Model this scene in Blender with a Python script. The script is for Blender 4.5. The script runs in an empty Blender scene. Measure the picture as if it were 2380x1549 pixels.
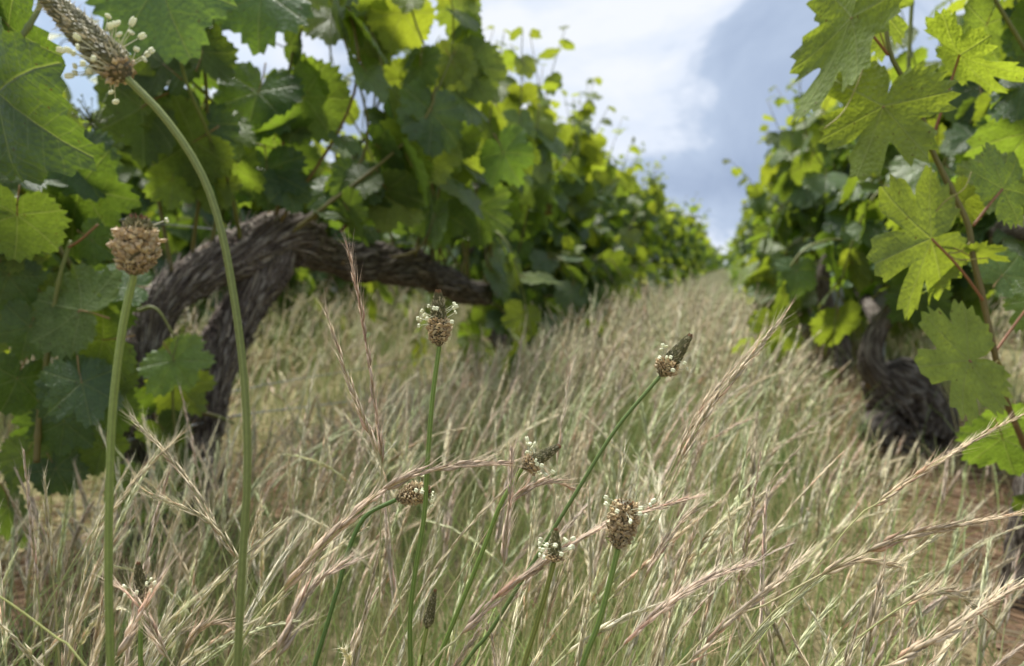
import bpy, math, random
import numpy as np
from mathutils import Vector, Matrix

R = math.radians
rng = np.random.default_rng(7)
random.seed(7)
scene = bpy.context.scene
COL = scene.collection

# ------------------------------------------------------------------ camera
CAM = np.array([0.0, 0.0, 0.50])
YAW, PITCH = R(16.3), R(-5.1)
cam_data = bpy.data.cameras.new('camera')
cam = bpy.data.objects.new('camera', cam_data)
COL.objects.link(cam)
cam.location = CAM
cam.rotation_euler = (R(90) + PITCH, 0, YAW)
cam_data.lens = 26.0
cam_data.sensor_width = 36.0
cam_data.clip_start = 0.01
cam_data.clip_end = 5000
cam_data.dof.use_dof = True
cam_data.dof.focus_distance = 0.45
cam_data.dof.aperture_fstop = 7.6
cam_data.dof.aperture_blades = 0
scene.camera = cam

# ------------------------------------------------------------------ world, sun, exposure
SUN_EL, SUN_AZ = R(66), R(-48)          # azimuth from +Y towards +X
world = bpy.data.worlds.new('World')
scene.world = world
world.use_nodes = True
def build_world():
    nt = world.node_tree
    nt.nodes.clear()
    N, Lk = nt.nodes.new, nt.links.new
    out = N('ShaderNodeOutputWorld')
    sky = N('ShaderNodeTexSky'); sky.sky_type = 'NISHITA'; sky.sun_disc = False
    sky.sun_elevation = SUN_EL; sky.sun_rotation = SUN_AZ
    sky.air_density = 1.3; sky.dust_density = 1.0; sky.ozone_density = 1.5
    bg1 = N('ShaderNodeBackground'); bg1.inputs[1].default_value = 0.085
    Lk(sky.outputs[0], bg1.inputs[0])
    tc = N('ShaderNodeTexCoord')
    sep = N('ShaderNodeSeparateXYZ'); Lk(tc.outputs['Generated'], sep.inputs[0])
    zc = N('ShaderNodeMath'); zc.operation = 'MAXIMUM'; zc.inputs[1].default_value = 0.0
    Lk(sep.outputs[2], zc.inputs[0])
    za = N('ShaderNodeMath'); za.operation = 'ADD'; za.inputs[1].default_value = 0.62
    Lk(zc.outputs[0], za.inputs[0])
    comb = N('ShaderNodeCombineXYZ')
    for i in (0, 1):
        d = N('ShaderNodeMath'); d.operation = 'DIVIDE'
        Lk(sep.outputs[i], d.inputs[0]); Lk(za.outputs[0], d.inputs[1]); Lk(d.outputs[0], comb.inputs[i])
    mp = N('ShaderNodeMapping'); mp.inputs['Location'].default_value = (2.35, 0.55, 0.3)
    Lk(comb.outputs[0], mp.inputs[0])
    n1 = N('ShaderNodeTexNoise'); n1.inputs['Scale'].default_value = 0.95
    n1.inputs['Detail'].default_value = 9; n1.inputs['Roughness'].default_value = 0.52; n1.inputs['Distortion'].default_value = 0.25
    Lk(mp.outputs[0], n1.inputs['Vector'])
    cov = N('ShaderNodeValToRGB'); cov.color_ramp.elements[0].position = 0.34; cov.color_ramp.elements[1].position = 0.47
    cov.color_ramp.elements[0].color = (0.35, 0.35, 0.35, 1)
    Lk(n1.outputs[0], cov.inputs[0])
    # the clouds' own thickness: bright thin tops, slate undersides
    n2 = N('ShaderNodeTexNoise'); n2.inputs['Scale'].default_value = 2.6
    n2.inputs['Detail'].default_value = 9; n2.inputs['Roughness'].default_value = 0.56; n2.inputs['Distortion'].default_value = 0.5
    mp2 = N('ShaderNodeMapping'); mp2.inputs['Location'].default_value = (8.2, 0.4, 0.0)
    Lk(comb.outputs[0], mp2.inputs[0]); Lk(mp2.outputs[0], n2.inputs['Vector'])
    cr = N('ShaderNodeValToRGB')
    e = cr.color_ramp.elements
    e[0].position = 0.30; e[0].color = (0.20, 0.25, 0.345, 1)
    e[1].position = 0.61; e[1].color = (0.49, 0.51, 0.54, 1)
    x = e.new(0.47); x.color = (0.27, 0.325, 0.42, 1)
    x = e.new(0.53); x.color = (0.42, 0.46, 0.53, 1)
    Lk(n2.outputs[0], cr.inputs[0])
    bg2 = N('ShaderNodeBackground'); bg2.inputs[1].default_value = 1.0
    Lk(cr.outputs[0], bg2.inputs[0])
    mix = N('ShaderNodeMixShader')
    Lk(cov.outputs[0], mix.inputs[0]); Lk(bg1.outputs[0], mix.inputs[1]); Lk(bg2.outputs[0], mix.inputs[2])
    Lk(mix.outputs[0], out.inputs[0])
build_world()
sun_data = bpy.data.lights.new('sun', 'SUN')
sun_data.energy = 3.9
sun_data.angle = R(20)
sun_data.color = (1.0, 0.96, 0.88)
sun = bpy.data.objects.new('sun', sun_data)
COL.objects.link(sun)
sd = Vector((math.sin(SUN_AZ) * math.cos(SUN_EL), math.cos(SUN_AZ) * math.cos(SUN_EL), math.sin(SUN_EL)))
sun.rotation_euler = sd.to_track_quat('Z', 'Y').to_euler()
sun.location = (0, 0, 10)
scene.view_settings.view_transform = 'Standard'
scene.view_settings.look = 'None'
scene.view_settings.exposure = 0.92
scene.view_settings.gamma = 1.0
scene.cycles.use_denoising = True
scene.cycles.max_bounces = 10
scene.cycles.diffuse_bounces = 5
scene.cycles.transmission_bounces = 8
scene.cycles.glossy_bounces = 3
scene.cycles.caustics_reflective = False
scene.cycles.caustics_refractive = False

# ------------------------------------------------------------------ pixel <-> world (pixels of the photo at 2380 x 1549)
FPX = 26.0 / 36.0 * 2380
cy_, sy_ = math.cos(YAW), math.sin(YAW)
cp_, sp_ = math.cos(PITCH), math.sin(PITCH)
FWD = np.array([-sy_ * cp_, cy_ * cp_, sp_])
RGT = np.array([cy_, sy_, 0.0])
UPV = np.cross(RGT, FWD)
def P(px, py, d):
    return CAM + d * ((px - 1190) / FPX * RGT + (774.5 - py) / FPX * UPV + FWD)
def proj(p):
    q = np.asarray(p) - CAM
    z = q @ FWD
    zz = np.maximum(z, 1e-3)
    return 1190 + FPX * (q @ RGT) / zz, 774.5 - FPX * (q @ UPV) / zz, z

# ------------------------------------------------------------------ helpers
def nrm(v):
    v = np.asarray(v, float)
    return v / np.maximum(np.linalg.norm(v, axis=-1, keepdims=True), 1e-9)
def hash3(i, j, k):
    h = (i.astype(np.int64) * 374761393 + j.astype(np.int64) * 668265263 + k.astype(np.int64) * 2147483647 + 1274126177) & 0xffffffff
    h = ((h ^ (h >> 13)) * 1274126177) & 0xffffffff
    h = (h ^ (h >> 16)) & 0xffffffff
    return h / 4294967295.0
def vnoise(p):
    p = np.asarray(p, float)
    f = np.floor(p); t = p - f; t = t * t * (3 - 2 * t)
    i, j, k = f[..., 0], f[..., 1], f[..., 2]
    r = 0
    for a in (0, 1):
        for b in (0, 1):
            for c in (0, 1):
                w = (t[..., 0] if a else 1 - t[..., 0]) * (t[..., 1] if b else 1 - t[..., 1]) * (t[..., 2] if c else 1 - t[..., 2])
                r = r + w * hash3(i + a, j + b, k + c)
    return r
def fbm(p, o=3):
    r, a, s = 0, 0.5, 0
    for _ in range(o):
        r = r + a * vnoise(p); s += a; a *= 0.5; p = np.asarray(p) * 2.03 + 11.3
    return r / s
def spline(pts, n):
    pts = np.asarray(pts, float)
    ext = np.vstack([2 * pts[0] - pts[1], pts, 2 * pts[-1] - pts[-2]])
    m = len(pts) - 1
    seg = np.linalg.norm(np.diff(pts[:, :3], axis=0), axis=1)
    cum = np.concatenate([[0], np.cumsum(seg)]); cum /= cum[-1]
    t = np.linspace(0, 1, n)
    idx = np.clip(np.searchsorted(cum, t, side='right') - 1, 0, m - 1)
    u = ((t - cum[idx]) / np.maximum(cum[idx + 1] - cum[idx], 1e-9))[:, None]
    p0, p1, p2, p3 = ext[idx], ext[idx + 1], ext[idx + 2], ext[idx + 3]
    return 0.5 * (2 * p1 + (p2 - p0) * u + (2 * p0 - 5 * p1 + 4 * p2 - p3) * u ** 2 + (3 * p1 - p0 - 3 * p2 + p3) * u ** 3)
def frames(path):
    T = nrm(np.gradient(path, axis=0))
    a = np.array([1.0, 0, 0]) if abs(T[0][0]) < 0.8 else np.array([0, 1.0, 0])
    n = nrm(a - T[0] * (a @ T[0]))
    Ns = [n]
    for i in range(1, len(T)):
        n = nrm(n - T[i] * (n @ T[i])); Ns.append(n)
    Ns = np.array(Ns)
    return T, Ns, np.cross(T, Ns)

class Buf:
    def __init__(s):
        s.v, s.t, s.c, s.m, s.uv, s.n = [], [], [], [], [], 0
    def add(s, v, t, c=None, mi=0, uv=None):
        v = np.asarray(v, float).reshape(-1, 3); t = np.asarray(t, int).reshape(-1, 3)
        s.v.append(v); s.t.append(t + s.n)
        if c is None: c = np.ones((len(v), 4))
        c = np.asarray(c, float)
        if c.ndim == 1: c = np.tile(c, (len(v), 1))
        if c.shape[1] == 3: c = np.hstack([c, np.ones((len(c), 1))])
        s.c.append(c)
        s.uv.append(np.zeros((len(v), 2)) if uv is None else np.asarray(uv, float))
        s.m.append(np.full(len(t), mi)); s.n += len(v)
        return s
    def tube(s, path, rad, k=6, c=None, mi=0, cap=True):
        path = np.asarray(path, float); n = len(path)
        rad = np.broadcast_to(np.asarray(rad, float), (n,))
        T, A, B = frames(path)
        ph = np.linspace(0, 2 * np.pi, k, endpoint=False)
        v = path[:, None] + rad[:, None, None] * (np.cos(ph)[None, :, None] * A[:, None] + np.sin(ph)[None, :, None] * B[:, None])
        i = np.arange(n - 1)[:, None] * k; j = np.arange(k)[None]; j2 = (j + 1) % k
        a, b, c2, d = (i + j), (i + j2), (i + k + j2), (i + k + j)
        tri = np.concatenate([np.stack([a, b, c2], -1).reshape(-1, 3), np.stack([a, c2, d], -1).reshape(-1, 3)])
        v = v.reshape(-1, 3)
        if cap:
            v = np.vstack([v, path[0], path[-1]])
            jj = np.arange(k)
            tri = np.vstack([tri, np.stack([np.full(k, n * k), (jj + 1) % k, jj], -1),
                             np.stack([np.full(k, n * k + 1), (n - 1) * k + jj, (n - 1) * k + (jj + 1) % k], -1)])
        if c is not None and np.asarray(c).ndim == 2:
            c = np.repeat(np.asarray(c), k, axis=0)
            if cap: c = np.vstack([c, c[0], c[-1]])
        uv = np.stack([np.tile(ph / (2 * np.pi), n), np.repeat(np.linspace(0, 1, n), k)], -1)
        if cap: uv = np.vstack([uv, [[0, 0], [0, 1]]])
        return s.add(v, tri, c, mi, uv)
    def mesh(s, name, mats, smooth=True, uv=False):
        v = np.vstack(s.v); t = np.vstack(s.t); c = np.vstack(s.c); m = np.concatenate(s.m)
        me = bpy.data.meshes.new(name)
        me.vertices.add(len(v)); me.vertices.foreach_set('co', v.astype(np.float32).ravel())
        me.loops.add(t.size); me.loops.foreach_set('vertex_index', t.astype(np.int32).ravel())
        me.polygons.add(len(t)); me.polygons.foreach_set('loop_start', np.arange(0, t.size, 3, dtype=np.int32))
        me.polygons.foreach_set('material_index', m.astype(np.int32))
        me.polygons.foreach_set('use_smooth', np.full(len(t), smooth))
        at = me.color_attributes.new('col', 'FLOAT_COLOR', 'POINT')
        at.data.foreach_set('color', c.astype(np.float32).ravel())
        if uv:
            u = np.vstack(s.uv)[t.ravel()]
            ul = me.uv_layers.new(name='UVMap'); ul.data.foreach_set('uv', u.astype(np.float32).ravel())
        for mt in (mats if isinstance(mats, (list, tuple)) else [mats]): me.materials.append(mt)
        me.update(calc_edges=True)
        return me

def obj(name, me, parent=None):
    o = bpy.data.objects.new(name, me); COL.objects.link(o)
    if parent is not None: o.parent = parent
    return o
def empty(name, loc):
    o = bpy.data.objects.new(name, None); COL.objects.link(o); o.location = loc
    o.empty_display_size = 0.05
    return o
def tag(o, label=None, cat=None, group=None, kind=None):
    if label: o['label'] = label
    if cat: o['category'] = cat
    if group: o['group'] = group
    if kind: o['kind'] = kind
    return o

# ------------------------------------------------------------------ materials
def new_mat(name):
    m = bpy.data.materials.new(name); m.use_nodes = True
    nt = m.node_tree; nt.nodes.clear()
    out = nt.nodes.new('ShaderNodeOutputMaterial')
    return m, nt, out
def math_node(nt, op, a, b=None, clamp=False):
    n = nt.nodes.new('ShaderNodeMath'); n.operation = op; n.use_clamp = clamp
    for i, x in enumerate((a, b)):
        if x is None: continue
        if isinstance(x, (int, float)): n.inputs[i].default_value = x
        else: nt.links.new(x, n.inputs[i])
    return n.outputs[0]
def mixc(nt, f, a, b, mode='MIX'):
    n = nt.nodes.new('ShaderNodeMix'); n.data_type = 'RGBA'; n.blend_type = mode
    for k, x in (('Factor', f), ('A', a), ('B', b)):
        s = [i for i in n.inputs if i.name == k and (i.type == 'RGBA' or k == 'Factor' and i.type == 'VALUE')][0]
        if isinstance(x, (int, float)): s.default_value = x
        elif isinstance(x, tuple): s.default_value = x if len(x) == 4 else x + (1,)
        else: nt.links.new(x, s)
    return [o for o in n.outputs if o.type == 'RGBA'][0]

def leaf_material(name, source):
    """Vine leaf: glossy dark upper side, pale matt underside, light passing through. source: 'object' or 'attribute' tint
    (R: how young and yellow, G: brightness, B: greyness)."""
    m, nt, out = new_mat(name)
    N, Lk = nt.nodes.new, nt.links.new
    if source == 'object':
        oi = N('ShaderNodeObjectInfo'); tint = oi.outputs['Color']
    else:
        at = N('ShaderNodeAttribute'); at.attribute_name = 'col'; tint = at.outputs['Color']
    ts = N('ShaderNodeSeparateColor'); Lk(tint, ts.inputs[0])
    young, bright = ts.outputs[0], ts.outputs[1]
    uv = N('ShaderNodeUVMap'); us = N('ShaderNodeSeparateXYZ'); Lk(uv.outputs[0], us.inputs[0])
    x = math_node(nt, 'SUBTRACT', us.outputs[0], 0.5); y = math_node(nt, 'SUBTRACT', us.outputs[1], 0.5)
    ang = math_node(nt, 'ABSOLUTE', math_node(nt, 'ARCTAN2', x, y))
    r = math_node(nt, 'SQRT', math_node(nt, 'ADD', math_node(nt, 'MULTIPLY', x, x), math_node(nt, 'MULTIPLY', y, y)))
    d = None
    for a0 in (0.0, 0.91, 1.92):
        dd = math_node(nt, 'ABSOLUTE', math_node(nt, 'SUBTRACT', ang, a0))
        d = dd if d is None else math_node(nt, 'MINIMUM', d, dd)
    arc = math_node(nt, 'MULTIPLY', d, r)
    w = math_node(nt, 'SUBTRACT', 1.0, math_node(nt, 'DIVIDE', arc, 0.0085), True)
    # side veins leave the main ones at a slant
    sv = math_node(nt, 'SUBTRACT', r, math_node(nt, 'MULTIPLY', arc, 0.8))
    fr = math_node(nt, 'ABSOLUTE', math_node(nt, 'SUBTRACT', math_node(nt, 'FRACT', math_node(nt, 'MULTIPLY', sv, 15.0)), 0.5))
    w2 = math_node(nt, 'MULTIPLY', math_node(nt, 'SUBTRACT', 1.0, math_node(nt, 'DIVIDE', fr, 0.10), True), 0.25)
    vein = math_node(nt, 'MAXIMUM', w, w2)
    tc = N('ShaderNodeTexCoord')
    n1 = N('ShaderNodeTexNoise'); n1.inputs['Scale'].default_value = 9; n1.inputs['Detail'].default_value = 4
    n2 = N('ShaderNodeTexVoronoi'); n2.inputs['Scale'].default_value = 42
    Lk(uv.outputs[0], n1.inputs[0]); Lk(uv.outputs[0], n2.inputs[0])
    top = mixc(nt, young, (0.066, 0.122, 0.054), (0.135, 0.19, 0.042))
    under = mixc(nt, young, (0.085, 0.14, 0.055), (0.16, 0.215, 0.05))
    geo = N('ShaderNodeNewGeometry')
    base = mixc(nt, geo.outputs['Backfacing'], top, under)
    n3 = N('ShaderNodeTexNoise'); n3.inputs['Scale'].default_value = 38; n3.inputs['Detail'].default_value = 3; Lk(uv.outputs[0], n3.inputs[0])
    var = math_node(nt, 'ADD', 0.32, math_node(nt, 'ADD', math_node(nt, 'MULTIPLY', n1.outputs[0], 0.75), math_node(nt, 'MULTIPLY', n3.outputs[0], 0.6)))
    sc = math_node(nt, 'MULTIPLY', var, bright)
    cc = N('ShaderNodeCombineColor')
    for i in range(3): Lk(sc, cc.inputs[i])
    base = mixc(nt, 1.0, base, cc.outputs[0], 'MULTIPLY')
    base = mixc(nt, math_node(nt, 'MULTIPLY', vein, 0.6), base, (0.27, 0.33, 0.13))
    trc = mixc(nt, young, (0.20, 0.315, 0.022), (0.40, 0.455, 0.028))
    trc = mixc(nt, 1.0, trc, cc.outputs[0], 'MULTIPLY')
    trc = mixc(nt, math_node(nt, 'MULTIPLY', vein, 0.4), trc, (0.48, 0.52, 0.12))
    # browned flecks along some leaves
    fl = N('ShaderNodeTexNoise'); fl.inputs['Scale'].default_value = 14; fl.inputs['Detail'].default_value = 2
    Lk(tc.outputs['Object'], fl.inputs[0])
    fm = math_node(nt, 'MULTIPLY', math_node(nt, 'GREATER_THAN', fl.outputs[0], 0.71), 0.8)
    base = mixc(nt, fm, base, (0.09, 0.05, 0.02)); trc = mixc(nt, fm, trc, (0.10, 0.05, 0.01))
    bm = N('ShaderNodeBump'); bm.inputs['Strength'].default_value = 0.55; bm.inputs['Distance'].default_value = 0.004
    h = math_node(nt, 'SUBTRACT', math_node(nt, 'MULTIPLY', n2.outputs['Distance'], 0.5), math_node(nt, 'MULTIPLY', vein, 0.5))
    Lk(h, bm.inputs['Height'])
    pr = N('ShaderNodeBsdfPrincipled')
    Lk(base, pr.inputs['Base Color']); Lk(bm.outputs[0], pr.inputs['Normal'])
    rough = math_node(nt, 'ADD', 0.39, math_node(nt, 'MULTIPLY', geo.outputs['Backfacing'], 0.35))
    Lk(rough, pr.inputs['Roughness'])
    pr.inputs['Specular IOR Level'].default_value = 0.45
    tr = N('ShaderNodeBsdfTranslucent'); Lk(trc, tr.inputs[0]); Lk(bm.outputs[0], tr.inputs['Normal'])
    mx = N('ShaderNodeMixShader'); mx.inputs[0].default_value = 0.49
    Lk(pr.outputs[0], mx.inputs[1]); Lk(tr.outputs[0], mx.inputs[2]); Lk(mx.outputs[0], out.inputs[0])
    return m

def attr_material(name, rough=0.6, trans=0.0, noise=0.0, nscale=200, spec=0.3, bump=0.0):
    m, nt, out = new_mat(name)
    N, Lk = nt.nodes.new, nt.links.new
    at = N('ShaderNodeAttribute'); at.attribute_name = 'col'
    colr = at.outputs['Color']
    pr = N('ShaderNodeBsdfPrincipled'); pr.inputs['Roughness'].default_value = rough
    pr.inputs['Specular IOR Level'].default_value = spec
    if noise > 0:
        tc = N('ShaderNodeTexCoord')
        nz = N('ShaderNodeTexNoise'); nz.inputs['Scale'].default_value = nscale; nz.inputs['Detail'].default_value = 3
        Lk(tc.outputs['Object'], nz.inputs[0])
        v = math_node(nt, 'ADD', 1 - noise, math_node(nt, 'MULTIPLY', nz.outputs[0], 2 * noise))
        cc = N('ShaderNodeCombineColor')
        for i in range(3): Lk(v, cc.inputs[i])
        colr = mixc(nt, 1.0, colr, cc.outputs[0], 'MULTIPLY')
        if bump > 0:
            b = N('ShaderNodeBump'); b.inputs['Strength'].default_value = bump; b.inputs['Distance'].default_value = 0.002
            Lk(nz.outputs[0], b.inputs['Height']); Lk(b.outputs[0], pr.inputs['Normal'])
    Lk(colr, pr.inputs['Base Color'])
    if trans > 0:
        tr = N('ShaderNodeBsdfTranslucent'); Lk(colr, tr.inputs[0])
        mx = N('ShaderNodeMixShader'); mx.inputs[0].default_value = trans
        Lk(pr.outputs[0], mx.inputs[1]); Lk(tr.outputs[0], mx.inputs[2]); Lk(mx.outputs[0], out.inputs[0])
    else:
        Lk(pr.outputs[0], out.inputs[0])
    return m

def bark_material():
    m, nt, out = new_mat('vine_bark')
    N, Lk = nt.nodes.new, nt.links.new
    uv = N('ShaderNodeUVMap'); tc = N('ShaderNodeTexCoord')
    mp = N('ShaderNodeMapping'); mp.inputs['Scale'].default_value = (26, 5, 1); Lk(uv.outputs[0], mp.inputs[0])
    fib = N('ShaderNodeTexNoise'); fib.inputs['Scale'].default_value = 1.6; fib.inputs['Detail'].default_value = 6; fib.inputs['Distortion'].default_value = 0.6
    Lk(mp.outputs[0], fib.inputs[0])
    at = N('ShaderNodeAttribute'); at.attribute_name = 'col'
    cr = N('ShaderNodeValToRGB'); e = cr.color_ramp.elements
    e[0].position = 0.3; e[0].color = (0.040, 0.030, 0.026, 1); e[1].position = 0.70; e[1].color = (0.42, 0.385, 0.34, 1)
    x = e.new(0.5); x.color = (0.135, 0.11, 0.094, 1)
    Lk(fib.outputs[0], cr.inputs[0])
    c = mixc(nt, 1.0, cr.outputs[0], at.outputs['Color'], 'MULTIPLY')
    li = N('ShaderNodeTexNoise'); li.inputs['Scale'].default_value = 17; li.inputs['Detail'].default_value = 5
    Lk(tc.outputs['Object'], li.inputs[0])
    lf = math_node(nt, 'MULTIPLY', math_node(nt, 'SUBTRACT', li.outputs[0], 0.69), 14.0, True)
    c = mixc(nt, lf, c, (0.36, 0.21, 0.035))
    bm = N('ShaderNodeBump'); bm.inputs['Strength'].default_value = 0.9; bm.inputs['Distance'].default_value = 0.004
    Lk(fib.outputs[0], bm.inputs['Height'])
    pr = N('ShaderNodeBsdfPrincipled'); pr.inputs['Roughness'].default_value = 0.85
    pr.inputs['Specular IOR Level'].default_value = 0.2
    Lk(c, pr.inputs['Base Color']); Lk(bm.outputs[0], pr.inputs['Normal']); Lk(pr.outputs[0], out.inputs[0])
    return m

def soil_material():
    m, nt, out = new_mat('vineyard_soil')
    N, Lk = nt.nodes.new, nt.links.new
    tc = N('ShaderNodeTexCoord')
    sp = N('ShaderNodeSeparateXYZ'); Lk(tc.outputs['Object'], sp.inputs[0])
    n1 = N('ShaderNodeTexNoise'); n1.inputs['Scale'].default_value = 5; n1.inputs['Detail'].default_value = 8
    n2 = N('ShaderNodeTexNoise'); n2.inputs['Scale'].default_value = 60; n2.inputs['Detail'].default_value = 5
    Lk(tc.outputs['Object'], n1.inputs[0]); Lk(tc.outputs['Object'], n2.inputs[0])
    cr = N('ShaderNodeValToRGB'); e = cr.color_ramp.elements
    e[0].position = 0.3; e[0].color = (0.075, 0.048, 0.032, 1); e[1].position = 0.7; e[1].color = (0.20, 0.132, 0.084, 1)
    Lk(n2.outputs[0], cr.inputs[0])
    st = N('ShaderNodeValToRGB'); e = st.color_ramp.elements
    e[0].position = 0.35; e[0].color = (0.15, 0.14, 0.065, 1); e[1].position = 0.65; e[1].color = (0.36, 0.30, 0.175, 1)
    Lk(n2.outputs[0], st.inputs[0])
    # the sward covers the alleys, bare strips run under the rows every 1.5 m
    ph = math_node(nt, 'FRACT', math_node(nt, 'DIVIDE', math_node(nt, 'ADD', sp.outputs[0], 1.0), 1.48))
    dist = math_node(nt, 'ABSOLUTE', math_node(nt, 'SUBTRACT', ph, 0.5))
    al = math_node(nt, 'SUBTRACT', 0.44, math_node(nt, 'ADD', dist, math_node(nt, 'MULTIPLY', math_node(nt, 'SUBTRACT', n1.outputs[0], 0.5), 0.5)))
    mask = math_node(nt, 'MULTIPLY', al, 9.0, True)
    c = mixc(nt, mask, cr.outputs[0], st.outputs[0])
    bm = N('ShaderNodeBump'); bm.inputs['Strength'].default_value = 0.8; bm.inputs['Distance'].default_value = 0.02
    Lk(n2.outputs[0], bm.inputs['Height'])
    pr = N('ShaderNodeBsdfPrincipled'); pr.inputs['Roughness'].default_value = 0.95; pr.inputs['Specular IOR Level'].default_value = 0.1
    Lk(c, pr.inputs['Base Color']); Lk(bm.outputs[0], pr.inputs['Normal']); Lk(pr.outputs[0], out.inputs[0])
    return m

def metal_material(name, colr, rough):
    m, nt, out = new_mat(name)
    N, Lk = nt.nodes.new, nt.links.new
    tc = N('ShaderNodeTexCoord')
    nz = N('ShaderNodeTexNoise'); nz.inputs['Scale'].default_value = 40; nz.inputs['Detail'].default_value = 6
    Lk(tc.outputs['Object'], nz.inputs[0])
    c = mixc(nt, nz.outputs[0], tuple(0.7 * x for x in colr), tuple(1.2 * x for x in colr))
    pr = N('ShaderNodeBsdfPrincipled'); pr.inputs['Metallic'].default_value = 0.55; pr.inputs['Roughness'].default_value = rough
    Lk(c, pr.inputs['Base Color']); Lk(pr.outputs[0], out.inputs[0])
    return m

M_LEAF = leaf_material('vine_leaf', 'object')
M_LEAFJ = leaf_material('vine_leaf_mass', 'attribute')
M_CANE = attr_material('green_cane', rough=0.5, noise=0.3, nscale=60, spec=0.35)
M_GRASS = attr_material('dry_grass', rough=0.55, trans=0.32, noise=0.22, nscale=240, spec=0.3)
M_PLANT = attr_material('plantain', rough=0.5, trans=0.15, noise=0.25, nscale=500, spec=0.35)
M_ANTH = attr_material('anther', rough=0.6, trans=0.3, noise=0.1, nscale=800, spec=0.2)
M_BARK = bark_material()
M_SOIL = soil_material()
M_WIRE = metal_material('galvanised_wire', (0.30, 0.32, 0.34), 0.5)
M_POST = metal_material('galvanised_post', (0.42, 0.46, 0.50), 0.45)

XL, XR = -1.0, 0.48           # the two rows either side of the alley

# ------------------------------------------------------------------ ground
def build_ground():
    xs = np.concatenate([[-900, -200, -60, -20, -8], np.linspace(-4.5, 3.5, 81), [8, 20, 60, 200, 900]])
    ys = np.concatenate([[-300, -60, -10, -2], np.linspace(-0.8, 9, 99), np.linspace(10, 40, 31), [60, 120, 300, 900, 2500]])
    X, Y = np.meshgrid(xs, ys)
    near = np.exp(-((X / 6) ** 2 + ((Y - 3) / 12) ** 2))
    Z = (fbm(np.stack([X * 3, Y * 3, X * 0], -1)) - 0.5) * 0.06 * near - 0.01
    for xr in (XL, XR):      # the strip under each row is slightly mounded
        Z += 0.025 * np.exp(-((X - xr) / 0.2) ** 2) * near
    b = Buf(); nx = len(xs)
    i = (np.arange(len(ys) - 1)[:, None] * nx + np.arange(nx - 1)[None]).ravel()
    b.add(np.stack([X, Y, Z], -1), np.vstack([np.stack([i, i + 1, i + nx + 1], -1), np.stack([i, i + nx + 1, i + nx], -1)]))
    tag(obj('ground', b.mesh('ground', M_SOIL)), 'reddish brown vineyard soil running to the horizon', 'ground', kind='structure')
build_ground()

# ------------------------------------------------------------------ vine leaves
def leaf_outline(N, sinus, basal, teeth, seed):
    """palmate vine leaf: broad lobes parted by narrow rounded bays, coarse uneven teeth"""
    rg = np.random.default_rng(seed)
    th = np.linspace(-np.pi, np.pi, N, endpoint=False)
    ca = np.radians([0, 20, 50, 85, 112, 148, 170, 180])
    r = np.zeros(N)
    for sg in (-1, 1):
        cr = np.array([1.0, .90, .92, .80, .80, .66, .46, basal]) * np.concatenate([[1], 1 + rg.uniform(-.06, .06, 6), [1]])
        rr = np.interp(np.abs(th), ca, cr)
        for a0, dep, w in ((rg.normal(27, 2), .46 * sinus + .05, 8), (rg.normal(80, 3), .38 * sinus + .04, 8)):
            rr = rr * (1 - dep * np.exp(-np.abs((np.abs(th) - math.radians(a0)) / math.radians(w)) ** 1.7))
        r = np.where(np.sign(th) * sg >= 0, rr, r)
    if teeth:
        if N >= 80:
            saw = np.choose(np.arange(N) % 4, [0.0, 0.55, 1.0, 0.4])
            amp = (.085 + .05 * sinus) * (.45 + 1.1 * vnoise(np.stack([th * 4, th * 0 + seed, th * 0], -1)))
        else:
            saw = (np.arange(N) % 2).astype(float); amp = 0.08
        r = r * (1 - 0.04 + amp * (saw - 0.4)) * (1 + .14 * (fbm(np.stack([np.cos(th) * 2.2 + seed, np.sin(th) * 2.2, th * 0], -1), 2) - .5))
    return th, r

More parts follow.
